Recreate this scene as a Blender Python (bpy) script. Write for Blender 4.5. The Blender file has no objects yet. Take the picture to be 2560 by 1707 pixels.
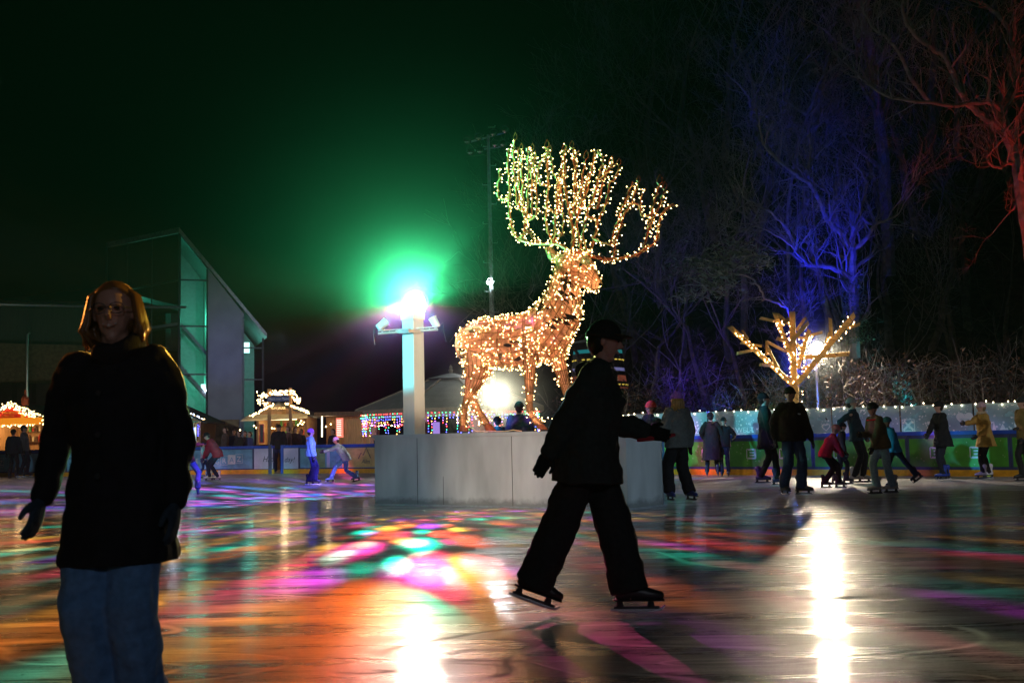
HAZE = 0.0003; HALO = 0.0085
import bpy, math, random
from mathutils import Vector, Matrix, noise
R = math.radians
rnd = random.Random(7)
sc = bpy.context.scene
col = sc.collection
# ------------------------------------------------------------------ camera
F_PX = 2702.0
PITCH, ROLL = R(4.89), R(1.25)
CAM = Vector((0, 0, 1.2))
_f = Vector((0, math.cos(PITCH), math.sin(PITCH)))
_u0 = Vector((0, -math.sin(PITCH), math.cos(PITCH)))
_x0 = Vector((1, 0, 0))
_up = _u0 * math.cos(ROLL) + _x0 * math.sin(ROLL)
_rt = _x0 * math.cos(ROLL) - _u0 * math.sin(ROLL)
cam_data = bpy.data.cameras.new('camera')
cam = bpy.data.objects.new('camera', cam_data); col.objects.link(cam)
cam.matrix_world = Matrix(((_rt.x, _up.x, -_f.x, CAM.x), (_rt.y, _up.y, -_f.y, CAM.y), (_rt.z, _up.z, -_f.z, CAM.z), (0, 0, 0, 1)))
cam_data.sensor_width = 36.0
cam_data.lens = 36.0 * F_PX / 2560
cam_data.clip_start = 0.1; cam_data.clip_end = 600
cam_data.dof.use_dof = True; cam_data.dof.focus_distance = 18.0; cam_data.dof.aperture_fstop = 4.5
sc.camera = cam
# ------------------------------------------------------------------ sky / exposure
w = bpy.data.worlds.new('World'); sc.world = w; w.use_nodes = True
nt = w.node_tree; nt.nodes.clear()
wo = nt.nodes.new('ShaderNodeOutputWorld'); bg = nt.nodes.new('ShaderNodeBackground')
sky = nt.nodes.new('ShaderNodeTexSky'); sky.sky_type = 'NISHITA'; sky.sun_disc = False
sky.sun_elevation = R(-7); sky.sun_rotation = R(200)
bg.inputs['Strength'].default_value = 0.012
nt.links.new(sky.outputs[0], bg.inputs['Color']); nt.links.new(bg.outputs[0], wo.inputs['Surface'])
sc.view_settings.view_transform = 'Standard'; sc.view_settings.look = 'None'
sc.view_settings.exposure = 0.0; sc.view_settings.gamma = 1.0
sc.cycles.use_denoising = True
sc.cycles.max_bounces = 5; sc.cycles.diffuse_bounces = 2; sc.cycles.glossy_bounces = 3
sc.cycles.transparent_max_bounces = 12; sc.cycles.volume_bounces = 0; sc.cycles.transmission_bounces = 3
sc.cycles.sample_clamp_indirect = 4.0; sc.cycles.caustics_reflective = False; sc.cycles.caustics_refractive = False
sc.cycles.use_light_tree = True

# ------------------------------------------------------------------ photo pixel -> world
def ray(px, py):
    return _f + _rt * ((px - 1280) / F_PX) + _up * ((853.5 - py) / F_PX)
def at(px, py, Y):
    d = ray(px, py); return CAM + d * (Y / d.y)
def gnd(px, py):
    d = ray(px, py); return CAM + d * (-CAM.z / d.z)
def onplane(px, py, Q, n):
    d = ray(px, py); return CAM + d * ((Q - CAM).dot(n) / d.dot(n))

# ------------------------------------------------------------------ lamps
def lamp(name, kind, loc, power, color, size=0.1, target=None, angle=60, blend=0.5, nodes=None):
    l = bpy.data.lights.new(name, kind); l.energy = power; l.color = color
    l.shadow_soft_size = size
    o = bpy.data.objects.new(name, l); col.objects.link(o); o.location = loc
    if kind == 'SPOT':
        l.spot_size = R(angle); l.spot_blend = blend
        o.rotation_euler = (Vector(target) - Vector(loc)).to_track_quat('-Z', 'Y').to_euler()
    return o

# ------------------------------------------------------------------ materials
def principled(name):
    m = bpy.data.materials.new(name); m.use_nodes = True
    return m, m.node_tree, m.node_tree.nodes['Principled BSDF']
def mat(name, c, rough=0.7, metal=0.0, var=0.25, scale=6.0, bump=0.0, coat=0.0, spec=0.5, stretch=None):
    m, t, b = principled(name)
    b.inputs['Roughness'].default_value = rough; b.inputs['Metallic'].default_value = metal
    b.inputs['Coat Weight'].default_value = coat; b.inputs['Specular IOR Level'].default_value = spec
    tc = t.nodes.new('ShaderNodeTexCoord'); mp = t.nodes.new('ShaderNodeMapping')
    if stretch: mp.inputs['Scale'].default_value = stretch
    n = t.nodes.new('ShaderNodeTexNoise'); n.inputs['Scale'].default_value = scale; n.inputs['Detail'].default_value = 5
    t.links.new(tc.outputs['Object'], mp.inputs[0]); t.links.new(mp.outputs[0], n.inputs['Vector'])
    r = t.nodes.new('ShaderNodeMapRange'); r.inputs['From Min'].default_value = .3; r.inputs['From Max'].default_value = .7
    r.inputs['To Min'].default_value = 1 - var; r.inputs['To Max'].default_value = 1 + var
    mx = t.nodes.new('ShaderNodeVectorMath'); mx.operation = 'SCALE'; mx.inputs[0].default_value = c[:3]
    t.links.new(n.outputs['Fac'], r.inputs['Value']); t.links.new(r.outputs[0], mx.inputs['Scale'])
    t.links.new(mx.outputs[0], b.inputs['Base Color'])
    if bump:
        bp = t.nodes.new('ShaderNodeBump'); bp.inputs['Strength'].default_value = bump; bp.inputs['Distance'].default_value = 0.02
        t.links.new(n.outputs['Fac'], bp.inputs['Height']); t.links.new(bp.outputs[0], b.inputs['Normal'])
    return m
def emis(name, c, strength, sampled=True):
    m = bpy.data.materials.new(name); m.use_nodes = True; t = m.node_tree; t.nodes.clear()
    o = t.nodes.new('ShaderNodeOutputMaterial'); e = t.nodes.new('ShaderNodeEmission')
    e.inputs[0].default_value = (*c, 1); e.inputs[1].default_value = strength
    t.links.new(e.outputs[0], o.inputs[0])
    if not sampled: m.cycles.emission_sampling = 'NONE'
    return m
_cloth = {}
def cloth(c, rough=0.85):
    k = tuple(c)
    if k not in _cloth: _cloth[k] = mat('cloth', c, rough, var=.18, scale=30, bump=.25, spec=.25)
    return _cloth[k]

# ------------------------------------------------------------------ mesh builder (world coordinates)
def perp(d):
    a = Vector((0, 0, 1)) if abs(d.z) < .9 else Vector((1, 0, 0))
    u = d.cross(a).normalized(); return u, d.cross(u).normalized()
ORIG = {}
class MB:
    def __init__(s): s.v = []; s.f = []; s.m = []
    def face(s, idx, mi=0): s.f.append(idx); s.m.append(mi)
    def quad(s, a, b, c, d, mi=0):
        n = len(s.v); s.v += [a, b, c, d]; s.face((n, n+1, n+2, n+3), mi)
    def fbox(s, o, u, v, w, a0, a1, b0, b1, c0, c1, mi=0):
        n = len(s.v)
        for a in (a0, a1):
            for b in (b0, b1):
                for c in (c0, c1): s.v.append(o + u*a + v*b + w*c)
        for q in ((0,1,3,2), (4,6,7,5), (0,4,5,1), (2,3,7,6), (0,2,6,4), (1,5,7,3)): s.face(tuple(n+i for i in q), mi)
    def box(s, x0, x1, y0, y1, z0, z1, mi=0):
        s.fbox(Vector((0,0,0)), Vector((1,0,0)), Vector((0,1,0)), Vector((0,0,1)), x0, x1, y0, y1, z0, z1, mi)
    def beam(s, p, q, wd, ht, mi=0, hint=None, skew=0.0):
        d = (q - p); L = d.length; d.normalize()
        if hint: v = (hint - d * hint.dot(d)).normalized(); u = v.cross(d)
        else: u, v = perp(d)
        n0 = len(s.v)
        s.fbox(p, d, u, v, 0, L, -wd/2, wd/2, -ht/2, ht/2, mi)
        if skew:
            for i in (4, 5): s.v[n0+i] = s.v[n0+i] + d * skew
    def tube(s, pts, rad, n=6, mi=0, caps=True, side=None, dome=False):
        """loft; rad: number or list; items may be (ra, rb) with ra along `side`"""
        pts = [Vector(p) for p in pts]
        if not isinstance(rad, (list, tuple)): rad = [rad] * len(pts)
        rad = list(rad)
        if dome:
            def ends(i, j):
                d = (pts[i] - pts[j]).normalized(); r = rad[i]; rm = min(r) if isinstance(r, tuple) else r
                out = []
                for k in (.5, .87):
                    sc_ = math.sqrt(1 - k*k)
                    out.append((pts[i] + d * rm * k, (r[0]*sc_, r[1]*sc_) if isinstance(r, tuple) else r*sc_))
                return out
            e0 = ends(0, 1); e1 = ends(-1, -2)
            pts = [e0[1][0], e0[0][0]] + pts + [e1[0][0], e1[1][0]]
            rad = [e0[1][1], e0[0][1]] + rad + [e1[0][1], e1[1][1]]
        base = len(s.v); pu = None
        for i, p in enumerate(pts):
            a = pts[max(i-1, 0)]; b = pts[min(i+1, len(pts)-1)]
            d = (b - a)
            d = d.normalized() if d.length > 1e-9 else Vector((0, 0, 1))
            if side is not None:
                u = side - d * side.dot(d)
                u = u.normalized() if u.length > 1e-4 else perp(d)[0]
            elif pu is None: u = perp(d)[0]
            else:
                u = pu - d * pu.dot(d); u = u.normalized() if u.length > 1e-5 else perp(d)[0]
            pu = u; v = d.cross(u)
            ra, rb = rad[i] if isinstance(rad[i], tuple) else (rad[i], rad[i])
            for k in range(n):
                t = 2*math.pi*k/n
                s.v.append(p + u*(ra*math.cos(t)) + v*(rb*math.sin(t)))
        for i in range(len(pts)-1):
            for k in range(n):
                a = base+i*n+k; b = base+i*n+(k+1) % n
                s.face((a, b, b+n, a+n), mi)
        if caps:
            s.face(tuple(base+k for k in reversed(range(n))), mi)
            e = base+(len(pts)-1)*n; s.face(tuple(e+k for k in range(n)), mi)
    def ell(s, c, ax, ay, az, nu=12, nv=8, mi=0, v0=0.0, v1=1.0):
        """ellipsoid with vector semi-axes; v0..v1 latitude span from the -az pole"""
        base = len(s.v); c = Vector(c)
        for j in range(nv+1):
            ph = math.pi*(v0 + (v1-v0)*j/nv) - math.pi/2
            for i in range(nu):
                th = 2*math.pi*i/nu
                s.v.append(c + ax*(math.cos(ph)*math.cos(th)) + ay*(math.cos(ph)*math.sin(th)) + az*math.sin(ph))
        for j in range(nv):
            for i in range(nu):
                a = base+j*nu+i; b = base+j*nu+(i+1) % nu
                s.face((a, b, b+nu, a+nu), mi)
        if v0 > 0: s.face(tuple(base+k for k in reversed(range(nu))), mi)
        if v1 < 1: s.face(tuple(base+nv*nu+k for k in range(nu)), mi)
    def sph(s, c, r, nu=12, nv=8, mi=0): s.ell(c, Vector((r,0,0)), Vector((0,r,0)), Vector((0,0,r)), nu, nv, mi)
    def octa(s, c, r, mi=0):
        n = len(s.v)
        for d in ((r,0,0), (-r,0,0), (0,r,0), (0,-r,0), (0,0,r), (0,0,-r)): s.v.append(c + Vector(d))
        for q in ((0,2,4), (2,1,4), (1,3,4), (3,0,4), (2,0,5), (1,2,5), (3,1,5), (0,3,5)): s.face(tuple(n+i for i in q), mi)
    def prism(s, pts, ext, mi=0):
        n = len(s.v); k = len(pts); s.v += [Vector(p) for p in pts] + [Vector(p)+ext for p in pts]
        s.face(tuple(range(n, n+k)), mi); s.face(tuple(reversed(range(n+k, n+2*k))), mi)
        for i in range(k):
            j = (i+1) % k; s.face((n+j, n+i, n+k+i, n+k+j), mi)
    def text(s, body, o, u, up, size, mi=0, ext=0.0, align='LEFT', shear=0.0):
        cu = bpy.data.curves.new('t', 'FONT'); cu.body = body; cu.size = 1.0; cu.align_x = align; cu.extrude = 0.0; cu.shear = shear
        cu.resolution_u = 2
        ob = bpy.data.objects.new('t', cu); me = bpy.data.meshes.new_from_object(ob)
        n = len(s.v); nn = u.cross(up)
        s.v += [o + u*(p.co.x*size) + up*(p.co.y*size) + nn*ext for p in me.vertices]
        for p in me.polygons: s.face(tuple(n+i for i in p.vertices), mi)
        bpy.data.objects.remove(ob); bpy.data.curves.remove(cu); bpy.data.meshes.remove(me)
    def build(s, name, mats, parent=None, smooth=False, label=None, cat=None, group=None, kind=None, remesh=0, relax=2, folds=0):
        me = bpy.data.meshes.new(name); org = ORIG.get(parent, Vector((0,0,0))) if parent else Vector((0,0,0))
        me.from_pydata([tuple(Vector(p) - org) for p in s.v], [], s.f)
        mats = mats if isinstance(mats, (list, tuple)) else [mats]
        for m in mats: me.materials.append(m)
        if len(mats) > 1: me.polygons.foreach_set('material_index', s.m)
        if smooth: me.polygons.foreach_set('use_smooth', [True]*len(me.polygons))
        me.update()
        o = bpy.data.objects.new(name, me); col.objects.link(o)
        if parent: o.parent = parent; ORIG[o] = org
        else: ORIG[o] = Vector((0,0,0))
        if remesh:
            md = o.modifiers.new('r', 'REMESH'); md.mode = 'VOXEL'; md.voxel_size = remesh; md.use_smooth_shade = True
            if folds:
                tx = bpy.data.textures.get('folds') or bpy.data.textures.new('folds', 'CLOUDS'); tx.noise_scale = .11; tx.noise_depth = 1
                dm = o.modifiers.new('d', 'DISPLACE'); dm.texture = tx; dm.strength = folds; dm.mid_level = .5; dm.texture_coords = 'GLOBAL'
            if relax: ms = o.modifiers.new('s', 'SMOOTH'); ms.iterations = relax; ms.factor = .5
        tag(o, label, cat, group, kind)
        return o
def tag(o, label=None, cat=None, group=None, kind=None):
    if label: o['label'] = label
    if cat: o['category'] = cat
    if group: o['group'] = group
    if kind: o['kind'] = kind
    return o
def thing(name, loc, label, cat, group=None):
    o = bpy.data.objects.new(name, None); col.objects.link(o); o.location = loc; o.empty_display_size = .2
    ORIG[o] = Vector(loc); return tag(o, label, cat, group)
def copy_tree(o, parent=None):
    c = o.copy(); col.objects.link(c)
    if parent: c.parent = parent
    for ch in o.children: copy_tree(ch, c)
    return c
ZUP = Vector((0, 0, 1))
# ================================================================== LIGHTS (lamps at their fixtures, plus unseen ones added out of view)
A0 = gnd(938, 1261); B0 = gnd(1570, 1273); C0 = gnd(1657, 1263)
U = (B0 - A0).normalized(); NB = Vector((-U.y, U.x, 0))      # NB points away from the camera
PH = 1.235
PB = onplane(1036, 1078, A0 + NB*.22, NB); PB.z = PH
GLOBE = at(1037, 754, PB.y)
BEAMS = [(gnd(1040, 1425), (1, .04, .55), .055, .16), (gnd(1055, 1660), (1, .10, .42), .06, .22), (gnd(800, 1570), (1, .14, .01), .09, .8), (gnd(600, 1490), (1, .10, .16), .07, .8),
 (gnd(880, 1425), (0, .50, .28), .04, .22), (gnd(470, 1600), (1, .40, .04), .07, .7), (gnd(760, 1450), (.75, .05, .8), .05, .7), (gnd(1230, 1600), (.95, .45, .08), .05, .15), (gnd(1520, 1610), (.9, .03, .42), .055, .55),
 (gnd(120, 1560), (1, .25, .02), .06, .8), (gnd(60, 1420), (.0, .5, .4), .035, .7), (gnd(2350, 1600), (0, .45, .30), .055, .35), (gnd(2480, 1480), (0, .45, .30), .04, .35), (gnd(1720, 1385), (0, .45, .30), .035, .4), (gnd(1650, 1480), (1, .25, .05), .05, .35),
 ]
def gobo_point():
    """the effect lamp inside the globe: coloured cells thrown downwards, green above"""
    o = lamp('effect_lamp', 'POINT', GLOBE, GOBO_W, (1, 1, 1), 0.05)
    l = o.data; l.use_nodes = True; t = l.node_tree; t.nodes.clear(); N = t.nodes.new; K = t.links.new
    out = N('ShaderNodeOutputLight'); em = N('ShaderNodeEmission'); K(em.outputs[0], out.inputs[0])
    geo = N('ShaderNodeNewGeometry')
    sep = N('ShaderNodeSeparateXYZ'); K(geo.outputs['Incoming'], sep.inputs[0])
    ns = N('ShaderNodeTexNoise'); ns.inputs['Scale'].default_value = 9; K(geo.outputs['Incoming'], ns.inputs['Vector'])
    def layer(scale, off, lo, hi):
        mp = N('ShaderNodeMapping'); mp.inputs['Location'].default_value = off; mp.inputs['Scale'].default_value = (1, 1, .5); K(geo.outputs['Incoming'], mp.inputs[0])
        dst = N('ShaderNodeMixRGB'); dst.blend_type = 'ADD'; dst.inputs[0].default_value = .035; K(mp.outputs[0], dst.inputs[1]); K(ns.outputs['Color'], dst.inputs[2])
        v = N('ShaderNodeTexVoronoi'); v.inputs['Scale'].default_value = scale; K(dst.outputs[0], v.inputs['Vector'])
        mr = N('ShaderNodeMapRange'); mr.interpolation_type = 'SMOOTHSTEP'
        mr.inputs['From Min'].default_value = hi; mr.inputs['From Max'].default_value = lo; K(v.outputs['Distance'], mr.inputs['Value'])
        sp = N('ShaderNodeSeparateColor'); K(v.outputs['Color'], sp.inputs[0])
        # warm palette towards the camera, blue-violet palette away from it
        def ramp(cols):
            r = N('ShaderNodeValToRGB'); r.color_ramp.interpolation = 'CONSTANT'
            e = r.color_ramp.elements; e[0].position = 0; e[0].color = (*cols[0], 1); e[1].position = 1/len(cols); e[1].color = (*cols[1], 1)
            for i, c in enumerate(cols[2:]):
                x = e.new((i+2)/len(cols)); x.color = (*c, 1)
            K(sp.outputs[0], r.inputs[0]); return r
        a = ramp([(1,.07,.03), (1,.25,.02), (1,.03,.30), (.85,.04,.9), (1,.40,.04), (.0,.55,.30), (1,.12,.04), (.55,.08,1), (.9,.55,.05), (1,.05,.12), (1,.2,.03), (0,.7,.4), (.9,.5,.05)])
        b = ramp([(.12,.10,1), (.45,.12,1), (.05,.35,1), (.8,.2,1), (.05,.8,.8), (.25,.15,1), (1,.1,.6)])
        bf = N('ShaderNodeMapRange'); bf.inputs['From Min'].default_value = -.25; bf.inputs['From Max'].default_value = .15; K(sep.outputs['Y'], bf.inputs['Value'])
        mx = N('ShaderNodeMixRGB'); K(bf.outputs[0], mx.inputs[0]); K(a.outputs[0], mx.inputs[1]); K(b.outputs[0], mx.inputs[2])
        g = N('ShaderNodeMapRange'); g.inputs['To Min'].default_value = .25; g.inputs['To Max'].default_value = 1.3; K(sp.outputs[1], g.inputs['Value'])
        mm = N('ShaderNodeMath'); mm.operation = 'MULTIPLY'; K(mr.outputs[0], mm.inputs[0]); K(g.outputs[0], mm.inputs[1])
        s = N('ShaderNodeVectorMath'); s.operation = 'SCALE'; K(mx.outputs[0], s.inputs[0]); K(mm.outputs[0], s.inputs['Scale'])
        return s
    A = layer(14.0, (.43, 0, 0), .10, .66); B = layer(21.0, (3.3, 1.7, 5.1), .05, .55)
    ad = N('ShaderNodeVectorMath'); ad.operation = 'ADD'; K(A.outputs[0], ad.inputs[0]); K(B.outputs[0], ad.inputs[1])
    # weaker to the side away from the left of the rink
    side = N('ShaderNodeMapRange'); side.inputs['From Min'].default_value = .12; side.inputs['From Max'].default_value = .65
    side.inputs['To Min'].default_value = 1; side.inputs['To Max'].default_value = .10; K(sep.outputs['X'], side.inputs['Value'])
    sc2 = N('ShaderNodeVectorMath'); sc2.operation = 'SCALE'; K(ad.outputs[0], sc2.inputs[0]); K(side.outputs[0], sc2.inputs['Scale'])
    # single broad beams aimed at spots on the ice (and one that grazes the hair of the woman in front)
    acc = N('ShaderNodeVectorMath'); acc.operation = 'SCALE'; K(sc2.outputs[0], acc.inputs[0]); acc.inputs['Scale'].default_value = .75
    def beam_add(acc, tgt, c, r_, k_):
        d = (tgt - GLOBE).normalized()
        dp_ = N('ShaderNodeVectorMath'); dp_.operation = 'DISTANCE'; K(geo.outputs['Incoming'], dp_.inputs[0]); dp_.inputs[1].default_value = d
        m1 = N('ShaderNodeMapRange'); m1.interpolation_type = 'SMOOTHSTEP'; m1.inputs['From Min'].default_value = r_; m1.inputs['From Max'].default_value = r_*.2; m1.inputs['To Max'].default_value = k_; K(dp_.outputs['Value'], m1.inputs['Value'])
        s1 = N('ShaderNodeVectorMath'); s1.operation = 'SCALE'; s1.inputs[0].default_value = c; K(m1.outputs[0], s1.inputs['Scale'])
        a1 = N('ShaderNodeVectorMath'); a1.operation = 'ADD'; K(acc.outputs[0], a1.inputs[0]); K(s1.outputs[0], a1.inputs[1]); return a1
    for (tgt, c, r_, k_) in BEAMS: acc = beam_add(acc, tgt, c, r_*.8, k_*.62)
    nb2 = N('ShaderNodeMapRange'); nb2.inputs['From Min'].default_value = -.5; nb2.inputs['From Max'].default_value = -.26; nb2.inputs['To Min'].default_value = .75; nb2.inputs['To Max'].default_value = 2.7; K(sep.outputs['Z'], nb2.inputs['Value'])
    dmf = N('ShaderNodeVectorMath'); dmf.operation = 'DISTANCE'; K(geo.outputs['Incoming'], dmf.inputs[0]); dmf.inputs[1].default_value = (gnd(1120, 1600) - GLOBE).normalized()
    dmr = N('ShaderNodeMapRange'); dmr.interpolation_type = 'SMOOTHSTEP'; dmr.inputs['From Min'].default_value = .03; dmr.inputs['From Max'].default_value = .17; dmr.inputs['To Min'].default_value = .16; K(dmf.outputs['Value'], dmr.inputs['Value'])
    dmm = N('ShaderNodeMath'); dmm.operation = 'MULTIPLY'; K(nb2.outputs[0], dmm.inputs[0]); K(dmr.outputs[0], dmm.inputs[1])
    sc2 = N('ShaderNodeVectorMath'); sc2.operation = 'SCALE'; K(acc.outputs[0], sc2.inputs[0]); K(dmm.outputs[0], sc2.inputs['Scale'])
    upf = N('ShaderNodeMapRange'); upf.interpolation_type = 'SMOOTHSTEP'; upf.inputs['From Min'].default_value = -.215; upf.inputs['From Max'].default_value = -.13; K(sep.outputs['Z'], upf.inputs['Value'])
    ay = N('ShaderNodeMath'); ay.operation = 'ABSOLUTE'; K(sep.outputs['Y'], ay.inputs[0]); yb = N('ShaderNodeMapRange'); yb.interpolation_type = 'SMOOTHSTEP'; yb.inputs['From Min'].default_value = .42; yb.inputs['From Max'].default_value = .18; K(ay.outputs[0], yb.inputs['Value'])
    um = N('ShaderNodeMath'); um.operation = 'MAXIMUM'; K(upf.outputs[0], um.inputs[0]); zb = N('ShaderNodeMapRange'); zb.interpolation_type = 'SMOOTHSTEP'; zb.inputs['From Min'].default_value = -.42; zb.inputs['From Max'].default_value = -.22; K(sep.outputs['Z'], zb.inputs['Value']); yz = N('ShaderNodeMath'); yz.operation = 'MULTIPLY'; K(yb.outputs[0], yz.inputs[0]); K(zb.outputs[0], yz.inputs[1]); K(yz.outputs[0], um.inputs[1]); upf = um
    fin = N('ShaderNodeMixRGB'); K(upf.outputs[0], fin.inputs[0]); K(sc2.outputs[0], fin.inputs[1])
    gg = N('ShaderNodeVectorMath'); gg.operation = 'SCALE'; gg.inputs[0].default_value = (.030, .44, .15); gs = N('ShaderNodeMapRange'); gs.inputs['From Min'].default_value = .15; gs.inputs['From Max'].default_value = .5; gs.inputs['To Min'].default_value = 1; gs.inputs['To Max'].default_value = .02; K(sep.outputs['Y'], gs.inputs['Value']); gx = N('ShaderNodeMapRange'); gx.inputs['From Min'].default_value = .6; gx.inputs['From Max'].default_value = .82; gx.inputs['To Min'].default_value = 1; gx.inputs['To Max'].default_value = .03; K(sep.outputs['X'], gx.inputs['Value']); gz_ = N('ShaderNodeMapRange'); gz_.inputs['From Min'].default_value = .05; gz_.inputs['From Max'].default_value = .2; gz_.inputs['To Max'].default_value = .28; K(sep.outputs['Z'], gz_.inputs['Value']); gmx = N('ShaderNodeMath'); gmx.operation = 'MAXIMUM'; K(gx.outputs[0], gmx.inputs[0]); K(gz_.outputs[0], gmx.inputs[1]); gm = N('ShaderNodeMath'); gm.operation = 'MULTIPLY'; K(gs.outputs[0], gm.inputs[0]); K(gmx.outputs[0], gm.inputs[1]); K(gm.outputs[0], gg.inputs['Scale']); K(gg.outputs[0], fin.inputs[2])
    fin = beam_add(fin, at(290, 760, 4.35), (1, .45, .04), .035, 9.0)
    dn = N('ShaderNodeMapRange'); dn.interpolation_type = 'SMOOTHSTEP'; dn.inputs['From Min'].default_value = -.86; dn.inputs['From Max'].default_value = -.93; K(sep.outputs['Z'], dn.inputs['Value'])
    fi2 = N('ShaderNodeMixRGB'); K(dn.outputs[0], fi2.inputs[0]); K(fin.outputs[0], fi2.inputs[1]); fi2.inputs[2].default_value = (.01, .05, .05, 1)
    K(fi2.outputs[0], em.inputs[0]); em.inputs[1].default_value = 1.0
    return o
GOBO_W = 20000
gobo_point()
TREE_LAMP = at(2042, 868, 30.5); DEER_LAMP = at(1242, 983, 33.0); POLE_LAMP = at(1225, 705, 46.0)
lamp('flood_beam', 'SPOT', TREE_LAMP + Vector((0, -.12, 0)), 2300, (1, .84, .58), .08, (5, 10, -6), 120, .8)
lamp('flood_beam', 'SPOT', DEER_LAMP + Vector((0, -.12, 0)), 900, (1, .90, .62), .12, (0, 10, -3), 165, .5)
lamp('flood_spill', 'SPOT', DEER_LAMP + Vector((0, .4, .1)), 700, (1, .90, .62), .12, at(1120, 980, 42), 75, .8)
lamp('flood_spill', 'POINT', TREE_LAMP + Vector((0, .4, .1)), 5, (1, .86, .62), .12)
lamp('flood_beam', 'SPOT', POLE_LAMP + Vector((0, -.12, 0)), 900, (.85, .95, 1), .10, (-4, 20, 0), 120, .8)
BLUE = at(1972, 999, 29.6)
lamp('blue_spot', 'SPOT', BLUE, 6400, (.004, .012, 1), .06, at(2050, 640, 33.5), 44, 1.0)
lamp('blue_glint', 'POINT', BLUE + Vector((.03, -.2, 0)), 90, (.03, .16, 1), .06)
lamp('cyan_spot', 'SPOT', at(2300, 1040, 30.0), 2200, (.01, .6, .75), .06, at(2140, 800, 35), 24, .9)
lamp('blue_spot', 'SPOT', at(1760, 1050, 31), 1000, (.06, .02, 1), .06, at(1760, 820, 36), 70, .9)
lamp('red_spot', 'SPOT', at(2680, 1000, 27.0), 1500, (1, .03, .015), .06, at(2540, 480, 29.6), 52, 1.0)
lamp('unseen_flood', 'SPOT', (15, 2, 9), 3900, (.95, .95, 1), .3, (10.5, 27, .5), 24, .9)  # lamp added out of view to brighten the winter banners
lamp('added_rim_light', 'SPOT', (-7, 9, 3.6), 900, (1, .30, .05), .1, at(285, 770, 4.35), 6, .6)  # added off-frame lamp for an orange rim on the woman's hair
lamp('added_rim_light', 'SPOT', (5.6, 9.5, 4.4), 1900, (1, .62, .06), .1, at(290, 770, 4.35), 5, .6)  # second added lamp, yellow rim on the other side of her hair
lamp('unseen_flood', 'SPOT', (-22, 12, 9), 7500, (.75, .85, 1), .3, (-11, 38.5, .4), 34, .8)  # added beyond the frame to lift the left boards
# unseen lamps standing in for rink floods, on plinth face, column and, faintly, people
lamp('unseen_flood', 'SPOT', (-10, -2, 5), 9500, (1, .78, .58), .3, (-.1, 18, .55), 9, .9)
lamp('unseen_flood', 'SPOT', (-9, 9, 4), 14000, (.10, .85, 1), .05, PB + Vector((-.1, 0, 1.7)), 9.5, .5)
lamp('unseen_flood', 'SPOT', (5, 3, 5), 9000, (1, .86, .66), .08, PB + Vector((0, 0, 1.3)), 7.5, .7)
lamp('unseen_flood', 'SPOT', (18, -2, 7), 5000, (.5, .75, 1), .4, (2.2, 16.6, .5), 12, .9)
lamp('unseen_flood', 'POINT', (4, -12, 7), 640, (.8, .82, 1), .4)  # broad fill added behind the camera for the near woman
lamp('unseen_flood', 'SPOT', (-16, 3, 8), 3600, (.5, .75, 1), .4, (-1, 18, .4), 18, .9)

# ================================================================== GROUND, ICE, HILL
def hz(x, y):
    a = min(1, max(0, (y - 33.5) / 34)); b = min(1, max(0, (x - .045*y) / 7))
    a = a*a*(3-2*a); b = b*b*(3-2*b)
    n = noise.noise(Vector((x*.12, y*.12, 0)))
    return 21*a*b + n*.9*a*b - .04
g = MB(); g.quad(Vector((-150, -60, -.05)), Vector((150, -60, -.05)), Vector((150, 170, -.05)), Vector((-150, 170, -.05)))
g.build('ground', mat('paving', (.10, .10, .10), .8, scale=2, bump=.2), kind='structure')

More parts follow.
